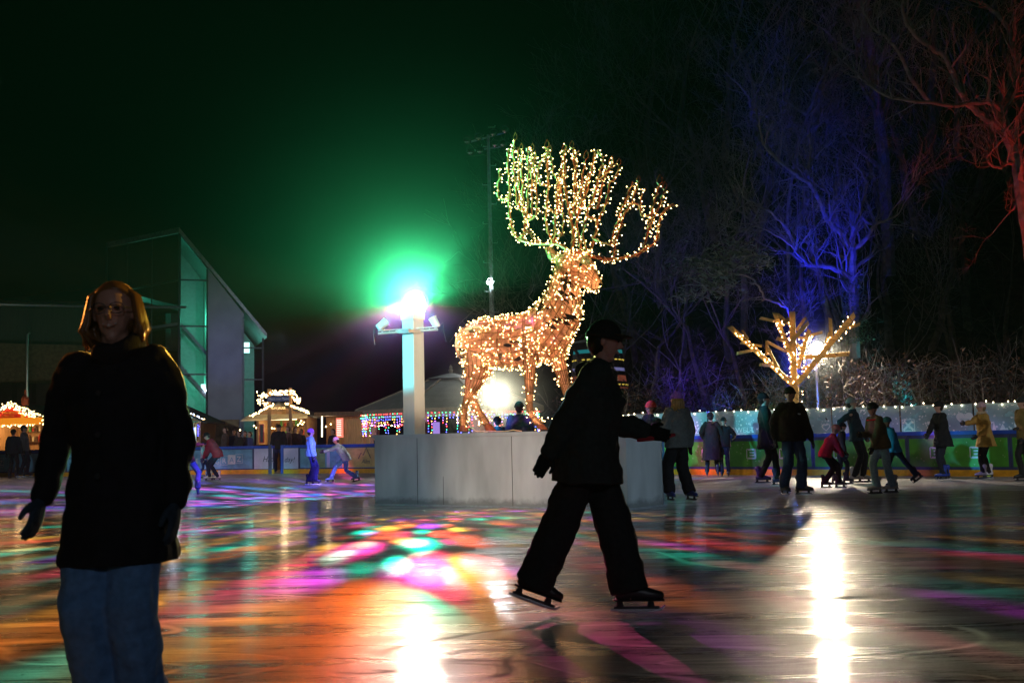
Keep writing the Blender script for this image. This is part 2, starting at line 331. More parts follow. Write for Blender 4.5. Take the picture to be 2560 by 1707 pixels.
def ice_material():
    m, t, b = principled('ice'); N = t.nodes.new; K = t.links.new
    geo = N('ShaderNodeNewGeometry')
    def nz(scale, sx, sy, rot, det=5, rough=.6):
        mp = N('ShaderNodeMapping'); mp.inputs['Scale'].default_value = (sx, sy, 1); mp.inputs['Rotation'].default_value = (0, 0, R(rot))
        K(geo.outputs['Position'], mp.inputs[0]); n = N('ShaderNodeTexNoise'); n.inputs['Scale'].default_value = scale
        n.inputs['Detail'].default_value = det; n.inputs['Roughness'].default_value = rough; K(mp.outputs[0], n.inputs['Vector']); return n
    def rng(src, a, c, lo, hi):
        r = N('ShaderNodeMapRange'); r.inputs['From Min'].default_value = a; r.inputs['From Max'].default_value = c
        r.inputs['To Min'].default_value = lo; r.inputs['To Max'].default_value = hi; K(src, r.inputs['Value']); return r.outputs[0]
    def op(k, a, c):
        n = N('ShaderNodeMath'); n.operation = k
        for i, v in ((0, a), (1, c)):
            if isinstance(v, (int, float)): n.inputs[i].default_value = v
            else: K(v, n.inputs[i])
        return n.outputs[0]
    streak = nz(1.2, .35, 2.6, 8, 7, .68).outputs['Fac']      # broad worn tracks
    fine = nz(10, .5, 4, -12, 6, .7).outputs['Fac']
    grain = nz(60, 1, 1, 0, 3, .7).outputs['Fac']
    frost_and_glare = op('ADD', op('MULTIPLY', rng(streak, .42, .62, 0, 1), .65), op('MULTIPLY', rng(fine, .4, .65, 0, 1), .35))
    # thin skate cuts: contour lines of slow, stretched noise fields
    gy = N('ShaderNodeSeparateXYZ'); K(geo.outputs['Position'], gy.inputs[0])
    frost_and_glare = op('MINIMUM', op('ADD', frost_and_glare, rng(gy.outputs['Y'], 15.5, 23, 0, .45)), 1.0)  # whiter with distance: scraped snow, with floodlight on far ice put into the colour
    cut = None
    for rot, sx, sy, seed, mul in ((10, .16, .5, 0, 9), (-32, .12, .45, 3, 8), (55, .14, .3, 8, 7), (4, .3, 1.1, 5, 7)):
        mp = N('ShaderNodeMapping'); mp.inputs['Rotation'].default_value = (0, 0, R(rot)); mp.inputs['Location'].default_value = (seed, seed*2, 0); mp.inputs['Scale'].default_value = (sx, sy, 1)
        K(geo.outputs['Position'], mp.inputs[0])
        n_ = N('ShaderNodeTexNoise'); n_.inputs['Scale'].default_value = 1; n_.inputs['Detail'].default_value = 1.5; K(mp.outputs[0], n_.inputs['Vector'])
        fr = op('FRACT', op('MULTIPLY', n_.outputs['Fac'], mul), 0); di = op('ABSOLUTE', op('SUBTRACT', fr, .5), 0)
        brk = rng(nz(1.3, sx*3, sy*3, rot, 2).outputs['Fac'], .42, .52, 0, 1)
        c = op('MULTIPLY', rng(di, .0, .04, 1, 0), brk)
        cut = c if cut is None else op('MAXIMUM', cut, c)
    spk = N('ShaderNodeTexVoronoi'); spk.inputs['Scale'].default_value = 5.5; K(geo.outputs['Position'], spk.inputs['Vector'])
    clump = nz(1.1, 1, 1, 0, 2).outputs['Fac']
    dots = op('MULTIPLY', rng(spk.outputs['Distance'], .03, .075, 1, 0), rng(clump, .48, .6, 0, 1))
    spk2 = N('ShaderNodeTexVoronoi'); spk2.inputs['Scale'].default_value = 17; K(geo.outputs['Position'], spk2.inputs['Vector'])
    dots = op('MAXIMUM', dots, op('MULTIPLY', rng(spk2.outputs['Distance'], .03, .09, 1, 0), rng(clump, .5, .62, 0, .8)))
    mx = N('ShaderNodeMixRGB'); K(frost_and_glare, mx.inputs[0]); mx.inputs[1].default_value = (.07, .065, .075, 1); mx.inputs[2].default_value = (.45, .44, .47, 1)
    mg = N('ShaderNodeMixRGB'); mg.blend_type = 'MULTIPLY'; mg.inputs[0].default_value = .55; K(mx.outputs[0], mg.inputs[1]); 
    gr = N('ShaderNodeCombineColor'); gv = rng(grain, .3, .7, .45, 1.4)
    for i in range(3): K(gv, gr.inputs[i])
    K(gr.outputs[0], mg.inputs[2])
    m2 = N('ShaderNodeMixRGB'); K(op('MULTIPLY', cut, .75), m2.inputs[0]); K(mg.outputs[0], m2.inputs[1]); m2.inputs[2].default_value = (.65, .65, .68, 1)
    m3 = N('ShaderNodeMixRGB'); K(dots, m3.inputs[0]); K(m2.outputs[0], m3.inputs[1]); m3.inputs[2].default_value = (.02, .018, .015, 1)
    K(m3.outputs[0], b.inputs['Base Color'])
    K(op('ADD', rng(frost_and_glare, 0, 1, .2, .5), op('MULTIPLY', cut, .1)), b.inputs['Roughness'])
    b.inputs['IOR'].default_value = 1.33
    keep = op('SUBTRACT', 1.0, op('MAXIMUM', cut, dots)); K(op('MULTIPLY', keep, .34), b.inputs['Specular IOR Level'])
    b.inputs['Coat Weight'].default_value = .35; K(op('MULTIPLY', keep, rng(frost_and_glare, 0, .9, .75, .12)), b.inputs['Coat Weight']); b.inputs['Coat Roughness'].default_value = .09
    bp = N('ShaderNodeBump'); bp.inputs['Strength'].default_value = .6; bp.inputs['Distance'].default_value = .01
    h = op('ADD', op('MULTIPLY', fine, .6), op('ADD', op('MULTIPLY', grain, .25), op('MULTIPLY', cut, -.5)))
    K(h, bp.inputs['Height']); K(bp.outputs[0], b.inputs['Normal'])
    bp2 = N('ShaderNodeBump'); bp2.inputs['Strength'].default_value = .10; bp2.inputs['Distance'].default_value = .01
    K(fine, bp2.inputs['Height']); K(bp2.outputs[0], b.inputs['Coat Normal'])
    return m
right_path = [gnd(x, y) for x, y in ((1660, 1185.5), (1822, 1187), (2035, 1188), (2272, 1189.5), (2530, 1191), (2790, 1192.5))]
left_path = [gnd(x, y) for x, y in ((-330, 1194.5), (-90, 1192.5), (165, 1190.5), (440, 1186.5), (634, 1184), (683, 1183.6), (709, 1183.4), (748, 1183), (945, 1182), (1130, 1182.5), (1320, 1183.5), (1490, 1184.5))]
path = left_path + right_path
p = MB(); pts = [Vector((q.x, q.y, 0)) for q in path] + [Vector((14, -20, 0)), Vector((-30, -20, 0))]
p.v = pts; p.face(tuple(range(len(pts))))
p.build('ice', ice_material(), kind='structure')

h = MB(); NX, NY = 60, 44
for j in range(NY+1):
    for i in range(NX+1):
        x = -6 + 86*i/NX; y = 33.2 + 70*j/NY
        h.v.append(Vector((x, y, hz(x, y))))
for j in range(NY):
    for i in range(NX):
        a = j*(NX+1)+i; h.face((a, a+1, a+NX+2, a+NX+1))
h.build('hill', mat('leaf_litter', (.045, .035, .022), .95, var=.6, scale=3, bump=1.0), kind='structure', smooth=True)

# ================================================================== PLINTH AND GLOBE COLUMN
white = mat('painted_panel', (.46, .47, .45), .62, var=.26, scale=2.2, bump=.12, stretch=(1, 1, .3))
# grime near the foot of the plinth
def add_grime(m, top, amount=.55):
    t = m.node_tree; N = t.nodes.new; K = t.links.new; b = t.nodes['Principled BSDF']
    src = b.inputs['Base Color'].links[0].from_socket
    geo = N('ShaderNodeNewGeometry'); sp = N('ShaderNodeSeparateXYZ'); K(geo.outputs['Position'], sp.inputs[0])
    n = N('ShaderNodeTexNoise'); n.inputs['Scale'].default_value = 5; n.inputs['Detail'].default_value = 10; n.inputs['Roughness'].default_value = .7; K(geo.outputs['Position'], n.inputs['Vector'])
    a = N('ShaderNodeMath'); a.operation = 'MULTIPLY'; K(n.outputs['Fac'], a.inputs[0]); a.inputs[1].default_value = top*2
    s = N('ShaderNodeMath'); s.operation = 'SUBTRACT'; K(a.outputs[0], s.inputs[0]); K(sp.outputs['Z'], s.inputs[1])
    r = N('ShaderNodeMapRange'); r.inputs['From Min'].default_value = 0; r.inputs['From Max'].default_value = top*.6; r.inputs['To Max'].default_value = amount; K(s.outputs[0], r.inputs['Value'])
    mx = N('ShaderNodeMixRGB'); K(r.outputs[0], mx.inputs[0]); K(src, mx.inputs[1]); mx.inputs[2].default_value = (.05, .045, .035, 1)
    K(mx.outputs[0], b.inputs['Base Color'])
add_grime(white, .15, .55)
dark_seam = mat('seam', (.06, .06, .055), .8)
D0 = C0 + NB*.2 + (C0-B0).normalized()*.3 - U*.9; E0 = A0 + NB*2.0 + U*.5; D0 = C0 - U*.5 + NB*1.2
pl = thing('plinth', (A0 + B0)/2, 'large pale panelled plinth on the ice under the lit deer', 'plinth')
poly = [A0, B0, C0, D0, E0]
m_ = MB(); m_.prism([Vector((q.x, q.y, 0)) for q in poly], Vector((0, 0, PH-.06))); m_.build('panel', white, pl)
cen = sum(poly, Vector()) / 5
m_ = MB(); m_.prism([Vector((q.x, q.y, PH-.06)) + (q-cen).normalized()*.05 for q in poly], Vector((0, 0, .06))); m_.build('cap_board', white, pl)
m_ = MB()
for fr in (.19, .58, .86):
    q = A0.lerp(B0, fr) - NB*.003; m_.fbox(q, U, NB, ZUP, -.004, .004, -.001, .01, .02, PH-.07)
q = A0.lerp(B0, .30) - NB*.003; m_.fbox(q, U, NB, ZUP, -.003, .003, -.001, .01, .02, .5)
m_.build('seam', dark_seam, pl)
m_ = MB()   # ridge of scraped snow along the foot
prev = []
for i in range(60):
    q = A0.lerp(B0, i/59) - NB*.03; prev.append((q + Vector((0, 0, .0)), .03 + .02*noise.noise(q*3)))
q2 = [(B0.lerp(C0, i/10) + Vector((.03, -.02, 0)), .03+.015*noise.noise(Vector((i, 0, 0)))) for i in range(11)]
m_.tube([a for a, b in prev+q2], [(b*1.6, b*.7) for a, b in prev+q2], 6, side=NB)
m_.build('snow_ridge', mat('scraped_snow', (.35, .35, .36), .9, bump=.6, scale=20), kind='stuff')

ctop = at(1036, 800, PB.y); ch = ctop.z
colm = thing('globe_column', PB, 'tall white square column carrying a glowing glass globe', 'column')
white2 = mat('painted_wood', (.62, .62, .58), .5, var=.08, scale=4, stretch=(1, 1, .15))
cu, cv = Vector((math.cos(R(38)), -math.sin(R(38)), 0)), Vector((math.sin(R(38)), math.cos(R(38)), 0))
m_ = MB(); m_.fbox(PB, cu, cv, ZUP, -.135, .135, -.135, .135, 0, ch-PH-.0); m_.build('shaft', white2, colm)
m_ = MB(); m_.fbox(PB, cu, cv, ZUP, -.15, .15, -.15, .15, ch-PH+.002, ch-PH+.15); m_.build('capital', white2, colm)
gr_ = .245
def glow_gas():
    m = bpy.data.materials.new('glowing_gas'); m.use_nodes = True; t = m.node_tree; t.nodes.clear()
    o = t.nodes.new('ShaderNodeOutputMaterial'); a = t.nodes.new('ShaderNodeAddShader'); tr = t.nodes.new('ShaderNodeBsdfTransparent'); e = t.nodes.new('ShaderNodeEmission')
    e.inputs[0].default_value = (.75, 1, .85, 1); e.inputs[1].default_value = 40; m.cycles.emission_sampling = 'NONE'
    t.links.new(tr.outputs[0], a.inputs[0]); t.links.new(e.outputs[0], a.inputs[1]); t.links.new(a.outputs[0], o.inputs[0]); return m
def globe_mat():
    m = bpy.data.materials.new('globe_glass'); m.use_nodes = True; t = m.node_tree; t.nodes.clear(); N = t.nodes.new; K = t.links.new
    o = N('ShaderNodeOutputMaterial'); tr = N('ShaderNodeBsdfTransparent'); e = N('ShaderNodeEmission'); gl = N('ShaderNodeBsdfGlossy')
    tr.inputs[0].default_value = (.97, .97, .97, 1); gl.inputs['Roughness'].default_value = .08
    e.inputs[0].default_value = (.45, 1, .85, 1); e.inputs[1].default_value = .35
    ad = N('ShaderNodeAddShader'); K(tr.outputs[0], ad.inputs[0]); K(e.outputs[0], ad.inputs[1])
    mx = N('ShaderNodeMixShader'); lw = N('ShaderNodeLayerWeight'); lw.inputs[0].default_value = .35; K(lw.outputs['Facing'], mx.inputs[0])
    K(ad.outputs[0], mx.inputs[1]); K(gl.outputs[0], mx.inputs[2]); K(mx.outputs[0], o.inputs[0]); return m
m_ = MB(); m_.sph(GLOBE, gr_, 40, 24); gob = m_.build('globe', globe_mat(), colm, smooth=True)
m_ = MB(); m_.sph(GLOBE + Vector((.07, -.08, 0)), .115, 16, 10); m_.build('lamp_burner', glow_gas(), gob)
metal = mat('grey_metal', (.35, .36, .37), .4, .8, var=.1); black = mat('black_metal', (.03, .03, .032), .5, var=.2)
ar = MB(); za = at(1036, 832, PB.y).z
pl_ = at(945, 834, PB.y-.25); pr_ = at(1095, 824, PB.y-.05)
ar.tube([pl_, pr_], .022, 8); ar.tube([pl_ + Vector((0, 0, .05)), pl_.lerp(pr_, .97) + Vector((0, 0, .05))], .012, 6)
for k in range(9):
    q = pl_.lerp(pr_, (k+.5)/9); ar.tube([q, q + (pr_-pl_).normalized()*.04 + Vector((0, 0, .05))], .006, 4)
ar.fbox((pl_+pr_)/2, cu, cv, ZUP, -.16, .16, -.16, .16, -.03, .03)
ar.build('cross_arm', mat('alu', (.6, .65, .65), .35, .6), colm)
for (px, py, aim, n_) in ((955, 812, (1045, 740), 0), (1087, 806, (1040, 720), 1)):
    c = at(px, py, PB.y-.2 if n_ == 0 else PB.y); a = at(aim[0], aim[1], PB.y+.0); d = (a-c).normalized()
    m_ = MB(); m_.tube([c - d*.10, c - d*.085, c + d*.08, c+d*.10], [.05, .065, .075, .085], 14)
    m_.tube([c + Vector((0, 0, -.02)), c + Vector((0, 0, -.13))], .015, 6)
    sp_ = m_.build('spotlight', mat('spot_white', (.7, .72, .74), .35), colm)
    m_ = MB(); m_.tube([c+d*.101, c+d*.104], .07, 14); m_.build('lens', emis('spot_lens', (.7, .75, 1), 3.0, False), sp_)
    m_ = MB(); q = c + Vector((-.08 if n_ == 0 else .1, 0, -.05))
    m_.tube([c - d*.1, q + Vector((-.05 if n_ == 0 else .05, 0, .05)), q + Vector((-.07 if n_ == 0 else .06, 0, -.12)), q + Vector((-.05 if n_ == 0 else .1, 0, -.3))], .009, 5); m_.build('cable', black, sp_)
# ================================================================== THE DEER OF LIGHTS
DQ = A0 + NB*.62
def dp(cx, cy, wv=0.0):      # tracing of the deer, laid into a standing plane over the plinth and pushed back by wv
    return onplane(1100 + cx/1.96, 300 + cy/1.96, DQ + NB*wv, NB)
copper = mat('copper_fabric', (.66, .36, .26), .6, var=.4, scale=9, bump=.3)
_t = copper.node_tree; _b = _t.nodes['Principled BSDF']; _tr = _t.nodes.new('ShaderNodeBsdfTranslucent'); _mx = _t.nodes.new('ShaderNodeMixShader'); _mx.inputs[0].default_value = .5
_t.links.new(_b.inputs['Base Color'].links[0].from_socket, _tr.inputs[0]); _t.links.new(_b.outputs[0], _mx.inputs[1]); _t.links.new(_tr.outputs[0], _mx.inputs[2]); _t.links.new(_mx.outputs[0], _t.nodes['Material Output'].inputs[0])
inner_b = emis('inner_bulb', (1, .62, .26), 60.0)
wire_m = mat('brass_wire', (.26, .14, .05), .5, .3); frame_m = mat('bronze_tube', (.45, .10, .04), .45, .2, var=.3)
plug_m = mat('clear_plastic', (.75, .55, .30), .4)
bulb_m = emis('warm_bulb', (1, .58, .22), 31.0)
leaf_m = mat('dark_leaf', (.05, .018, .010), .5)
deer = thing('illuminated_deer', dp(350, 1520), 'giant stag figure of glowing fairy lights standing on the plinth', 'light sculpture')
drr = random.Random(3)
def smooth_st(st, k):
    out = []
    n = len(st)
    for i in range(n-1):
        p0, p1, p2, p3 = st[max(i-1, 0)], st[i], st[i+1], st[min(i+2, n-1)]
        for j in range(k):
            t = j/k
            out.append(tuple(.5*((2*b) + (c-a)*t + (2*a-5*b+4*c-d)*t*t + (-a+3*b-3*c+d)*t**3) for a, b, c, d in zip(p0, p1, p2, p3)))
    out.append(tuple(st[-1])); return out
def bulb(mb, p, d, r=.0070):
    q = p + d*.055; mb.tube([p, q], .0045, 4, 0, False); mb.octa(q + d*.01, r, 1)
def deer_loft(name, st, parent, nseg=20, sub=4, gap=.0, wires=12, nb=100, wv=0.0, hoops=1, closed=True):
    """st rows: topx, topy, botx, boty, halfdepth(m), depthshift"""
    S = smooth_st(st, sub); rings = []
    for (tx, ty, bx, by, hd, ws) in S:
        T = dp(tx, ty, wv+ws); B = dp(bx, by, wv+ws); c = (T+B)/2; a = (T-B)/2
        rings.append((c, a, NB*(-hd)))
    def P(i, th, off=1.0):
        c, a, b = rings[i]; return c + a*(math.cos(th)*off) + b*(math.sin(th)*off)
    mb = MB()
    for i in range(len(rings)):
        for k in range(nseg): mb.v.append(P(i, 2*math.pi*k/nseg))
    for i in range(len(rings)-1):
        for k in range(nseg):
            a = i*nseg+k; b = i*nseg+(k+1) % nseg
            if gap and noise.noise(mb.v[a]*4.5) > gap: continue
            mb.face((a, b, b+nseg, a+nseg))
    if closed:
        mb.face(tuple(reversed(range(nseg)))); e = (len(rings)-1)*nseg; mb.face(tuple(range(e, e+nseg)))
    o = mb.build(name, copper, parent, smooth=True)
    wm = MB()
    for k in range(wires):
        th = 2*math.pi*(k+.3)/wires
        wm.tube([P(i, th, 1.035) for i in range(len(rings))], .0065, 4, 0, False)
    for i in range(0, len(rings), sub*hoops):
        wm.tube([P(i, 2*math.pi*j/16, 1.04) for j in range(17)], .0075, 4, 0, False)
    wm.build('wire_frame', wire_m, o)
    bm_ = MB()
    acc = []; tot = 0
    for i in range(len(rings)-1):
        c, a, b = rings[i]; L = (rings[i+1][0]-c).length * (a.length + b.length); tot += L; acc.append(tot)
    for _ in range(nb):
        r = drr.random()*tot; i = next(j for j, v in enumerate(acc) if v >= r)
        # most bulbs sit on the side that is seen, some on the far side
        th = drr.random()*2*math.pi
        p = P(i, th, 1.03); c = rings[i][0]; d = (p-c).normalized()
        d = (d + Vector((drr.uniform(-.9, .9), drr.uniform(-.9, .9), drr.uniform(-.9, .9)))).normalized()
        bulb(bm_, p, d)
    for _ in range(nb//4):
        i = drr.randrange(len(rings)); bm_.octa(P(i, drr.random()*6.28, drr.uniform(.2, .75)), .010, 2)
    # the flex that carries them
    for s_ in range(max(2, nb//40)):
        th0 = drr.random()*6.28; pts_ = []
        for i in range(len(rings)):
            th0 += drr.uniform(-.35, .35); pts_.append(P(i, th0, 1.05))
        bm_.tube(pts_, .004, 3, 0, False)
    bm_.build('fairy_lights', [plug_m, bulb_m, inner_b], o)
    return o, P, len(rings)
body, PBd, nB = deer_loft('body', [
    (92, 1072, 90, 1100, .06, 0), (112, 1036, 100, 1150, .20, 0), (150, 1004, 130, 1190, .28, 0), (200, 986, 180, 1212, .31, 0), (260, 978, 245, 1200, .32, 0),
    (330, 970, 325, 1206, .32, 0), (390, 961, 395, 1204, .33, 0), (435, 946, 480, 1186, .33, 0), (475, 920, 560, 1170, .33, 0), (505, 886, 615, 1100, .30, 0),
    (533, 840, 655, 1030, .26, 0), (553, 792, 683, 960, .22, 0), (566, 745, 684, 890, .18, 0), (578, 700, 680, 830, .15, 0), (590, 668, 668, 800, .12, 0)], deer,
    nseg=28, sub=4, gap=.2, wires=22, nb=820)
for i_ in range(30):      # dark metal leaves clipped to the net
    i = drr.choice([drr.randrange(6, 50), drr.randrange(34, 54)]); th = drr.uniform(.5, 2.6)
    p0 = PBd(i, th, 1.06); p1 = PBd(min(nB-1, i+3), th + drr.uniform(-.25, .1), 1.06)
    if i < 26: d = (p1-p0).normalized()
    else: d = (p1-p0).normalized()*.55 + Vector((.25, 0, -.8)) if drr.random() < .8 else (p1-p0).normalized()
    d.normalize(); L = drr.uniform(.14, .24); s_ = d.cross(NB).normalized()*L*.17
    m_ = MB(); n_ = -NB*.012
    pts_ = [p0, p0+d*L*.3+s_*.8, p0+d*L*.55+s_, p0+d*L*.8+s_*.6, p0+d*L, p0+d*L*.8-s_*.6, p0+d*L*.55-s_, p0+d*L*.3-s_*.8]
    m_.prism(pts_, n_); m_.build('leaf_plate', leaf_m, body)
head, PHd, nH = deer_loft('head', [
    (578, 700, 590, 722, .05, 0), (592, 668, 597, 760, .11, 0), (625, 650, 612, 795, .14, 0), (668, 652, 655, 812, .15, 0), (705, 672, 690, 818, .13, 0), (735, 708, 722, 822, .10, 0),
    (762, 748, 750, 828, .08, 0), (780, 776, 766, 830, .065, 0), (792, 795, 777, 826, .045, 0)], deer, nseg=20, sub=3, wires=20, nb=210)
m_ = MB(); e_ = dp(690, 708, -.14); m_.sph(e_, .028, 10, 8); m_.build('eye', leaf_m, head)
m_ = MB(); e_ = dp(786, 806, -.03); m_.sph(e_, .03, 10, 8); m_.build('nose', leaf_m, head)
deer_loft('ear', [(592, 680, 596, 700, .03, .12), (570, 645, 585, 705, .05, .13), (545, 627, 556, 700, .06, .14), (528, 622, 536, 680, .05, .15), (520, 628, 522, 645, .015, .16)], deer, nseg=10, sub=2, wires=6, nb=16)
deer_loft('ear', [(690, 690, 700, 705, .03, -.14), (705, 668, 722, 712, .05, -.17), (730, 672, 740, 705, .045, -.2), (745, 690, 746, 700, .015, -.22)], deer, nseg=10, sub=2, wires=6, nb=10)
def leg(st, wv, hoof, nb, lab=None):
    o, P_, n_ = deer_loft('leg', st, deer, nseg=14, sub=4, wires=16, nb=nb, wv=wv)
    m_ = MB(); a, b, c, d, y0, y1 = hoof     # top x span, bottom x span
    k = []
    for (x0, x1, yy, hd) in ((a, b, y0, .05), ((a+c)/2-2, (b+d)/2, (y0+y1)/2, .065), (c, d, y1, .075)):
        p0 = dp(x0, yy, wv); p1 = dp(x1, yy, wv); k.append((p0, p1, hd))
    base = len(m_.v)
    for p0, p1, hd in k:
        cc = (p0+p1)/2; aa = (p1-p0)/2
        for j in range(12): m_.v.append(cc + aa*math.cos(j*math.pi/6) + NB*(hd*math.sin(j*math.pi/6)))
    for i in range(2):
        for j in range(12): m_.face((i*12+j, i*12+(j+1) % 12, (i+1)*12+(j+1) % 12, (i+1)*12+j))
    m_.face(tuple(range(12))); m_.face(tuple(24+j for j in reversed(range(12))))
    m_.build('hoof', frame_m, o)
    return o
leg([(118, 1110, 215, 1150, .14, 0), (128, 1190, 225, 1215, .14, 0), (130, 1250, 205, 1270, .11, 0), (126, 1310, 172, 1330, .08, 0), (120, 1360, 146, 1365, .055, 0), (108, 1410, 132, 1412, .045, 0), (102, 1460, 126, 1462, .045, 0), (104, 1497, 128, 1497, .045, 0)],
    -.20, (104, 130, 98, 142, 1494, 1524), 150)
leg([(165, 1120, 262, 1150, .14, 0), (165, 1200, 250, 1230, .12, 0), (152, 1280, 208, 1290, .09, 0), (143, 1340, 176, 1345, .06, 0), (150, 1385, 182, 1380, .05, 0), (172, 1430, 200, 1420, .045, 0), (195, 1465, 222, 1452, .045, 0), (216, 1497, 244, 1486, .045, 0)],
    .16, (218, 250, 226, 276, 1490, 1521), 140)
leg([(408, 1060, 505, 1080, .15, 0), (410, 1140, 485, 1150, .13, 0), (414, 1200, 466, 1205, .10, 0), (418, 1270, 458, 1272, .075, 0), (423, 1330, 452, 1332, .06, 0), (425, 1385, 450, 1383, .05, 0), (430, 1430, 455, 1420, .045, 0), (450, 1468, 474, 1454, .045, 0), (476, 1500, 500, 1486, .045, 0)],
    -.18, (474, 506, 484, 526, 1490, 1516), 150)
leg([(500, 1050, 625, 1050, .13, 0), (528, 1140, 618, 1120, .12, 0), (540, 1185, 612, 1165, .11, 0), (570, 1240, 620, 1225, .08, 0), (592, 1300, 634, 1290, .06, 0), (610, 1350, 645, 1340, .05, 0), (632, 1405, 656, 1396, .045, 0), (634, 1450, 656, 1450, .045, 0), (646, 1490, 668, 1484, .045, 0)],
    .16, (644, 672, 652, 692, 1488, 1514), 135)
def antler(strokes, label):
    fr = MB(); lt = MB(); first = True
    for wv0, wv1, r0, pts_ in strokes:
        P_ = [dp(x, y, wv0 + (wv1-wv0)*i/max(1, len(pts_)-1)) for i, (x, y) in enumerate(pts_)]
        S = smooth_st([tuple(q) for q in P_], 4); S = [Vector(q) for q in S]
        n = len(S); fr.tube(S, [r0*(1-.55*i/n) for i in range(n)], 6)
        # flex wound along the bar and bulbs every few centimetres
        L = 0; nxt = 0; w_ = []
        for i in range(n-1):
            a, b = S[i], S[i+1]; seg = (b-a).length; d = (b-a).normalized() if seg > 1e-6 else ZUP; u, v = perp(d)
            t = 0
            w_.append(a + u*(r0+.012)*math.cos(i*1.9) + v*(r0+.012)*math.sin(i*1.9))
            while L + (seg - t) >= nxt - 1e-9 and nxt - L < seg:
                q = a + d*(nxt-L); an = drr.random()*6.28
                bulb(lt, q, (u*math.cos(an) + v*math.sin(an) + d*drr.uniform(-.4, .4)).normalized(), .0082)
                nxt += drr.uniform(.032, .062)
                if nxt - L > seg: break
            L += seg
        if len(w_) > 1: lt.tube(w_, .006, 3, 0, False)
        if drr.random() < .42:    # flame-shaped wire leaf at a tip
            q = S[-1]; hgt = drr.uniform(.09, .14); k = [(0, 0), (-.32, .35), (-.25, .7), (.1, 1.25), (.38, .7), (.33, .3), (0, 0)]
            fr.tube([q + U*(a*hgt) + ZUP*(b*hgt) for a, b in k], .008, 4, 0, False)
    o = fr.build('antler', frame_m, deer, label=label)
    lt.build('fairy_lights', [plug_m, bulb_m], o)
antler([
 (.0, .5, .032, [(640, 650), (600, 618), (560, 606), (490, 607), (420, 597), (375, 570), (350, 520), (342, 450), (340, 390)]),
 (.5, .6, .018, [(340, 390), (300, 385), (283, 365), (288, 290), (295, 235)]),
 (.5, .5, .018, [(340, 390), (338, 310), (332, 220), (335, 150), (350, 140)]),
 (.4, .45, .022, [(400, 580), (412, 540), (415, 500), (408, 450), (380, 420), (372, 350), (362, 250), (360, 150), (368, 100)]),
 (.4, .3, .018, [(408, 450), (405, 350), (400, 250), (402, 170), (398, 150)]),
 (.4, .3, .018, [(415, 500), (428, 450), (430, 350), (435, 250), (430, 160), (422, 135)]),
 (.4, .2, .018, [(415, 500), (450, 485), (470, 460), (477, 400), (468, 300), (462, 220), (468, 150)]),
 (.42, .5, .016, [(388, 430), (388, 340), (385, 240), (384, 140), (385, 150)]),
 (.42, .5, .016, [(445, 488), (450, 420), (450, 330), (448, 230), (452, 150)]),
 (.45, .2, .018, [(395, 575), (420, 545), (440, 555), (462, 585), (495, 605)]),
 (.3, .1, .020, [(560, 605), (530, 550), (518, 470), (526, 400), (531, 310), (527, 250), (524, 140), (523, 140)]),
 (.2, .0, .016, [(531, 315), (495, 318), (478, 275), (488, 215), (518, 175), (530, 140)]),
 (.2, -.1, .018, [(562, 604), (562, 500), (570, 430), (572, 350), (575, 290), (555, 262), (550, 210), (538, 165)]),
 (.2, .0, .014, [(518, 425), (540, 435), (562, 460), (568, 470)]),
 (.1, .1, .014, [(605, 455), (603, 520), (592, 570), (565, 548)]),
 (.0, -.1, .026, [(640, 650), (652, 600), (650, 540), (640, 480), (628, 430), (616, 360), (610, 290), (612, 220), (610, 160), (622, 130)]),
 (.0, .1, .018, [(640, 480), (655, 420), (660, 300), (652, 150), (645, 140)]),
 (.1, .2, .018, [(570, 455), (600, 440), (592, 330), (598, 270), (606, 150)]),
 (.1, .2, .016, [(575, 440), (584, 360), (582, 300), (590, 255)]),
], 'antler of fairy lights nearest the globe column')
antler([
 (-.05, -.5, .032, [(650, 655), (700, 645), (740, 668), (800, 680), (860, 682), (920, 671), (965, 662), (1010, 628), (1050, 605), (1068, 560), (1075, 500), (1095, 450), (1120, 430), (1145, 410)]),
 (-.45, -.5, .018, [(1000, 628), (1015, 560), (1040, 500), (1062, 450), (1082, 400), (1100, 345)]),
 (-.4, -.4, .016, [(1040, 500), (1018, 470), (985, 465), (984, 410), (992, 360), (1008, 335)]),
 (-.45, -.5, .018, [(1022, 540), (1040, 440), (1055, 380), (1075, 318)]),
 (-.35, -.4, .018, [(852, 672), (860, 600), (880, 540), (900, 470), (930, 420), (952, 370), (972, 305)]),
 (-.3, -.3, .018, [(835, 608), (852, 550), (872, 500), (890, 440), (915, 380), (945, 300)]),
 (-.2, -.3, .016, [(752, 580), (790, 597), (835, 610), (858, 590)]),
 (-.35, -.35, .014, [(935, 410), (962, 408), (985, 440)]),
 (-.1, -.2, .022, [(690, 630), (680, 560), (668, 500), (690, 420), (722, 340), (732, 290), (745, 240), (760, 150), (800, 185)]),
 (-.1, -.1, .016, [(660, 470), (672, 400), (668, 300), (666, 220), (668, 160), (682, 155)]),
 (-.1, -.1, .018, [(690, 430), (690, 350), (702, 250), (715, 195)]),
 (-.15, -.3, .022, [(735, 650), (755, 580), (770, 500), (722, 470), (730, 430), (762, 350), (772, 290), (790, 230), (802, 188)]),
 (-.2, -.3, .018, [(772, 500), (800, 440), (822, 370), (832, 310), (862, 285), (876, 225)]),
 (-.2, -.3, .018, [(770, 440), (790, 350), (802, 290), (830, 240), (850, 222), (842, 175)]),
 (-.15, -.2, .016, [(720, 640), (700, 560), (715, 480), (745, 400), (778, 300), (838, 225)]),
 (-.1, -.1, .016, [(676, 470), (700, 400), (712, 320), (735, 250), (752, 195)]),
], 'antler of fairy lights reaching out over the muzzle')
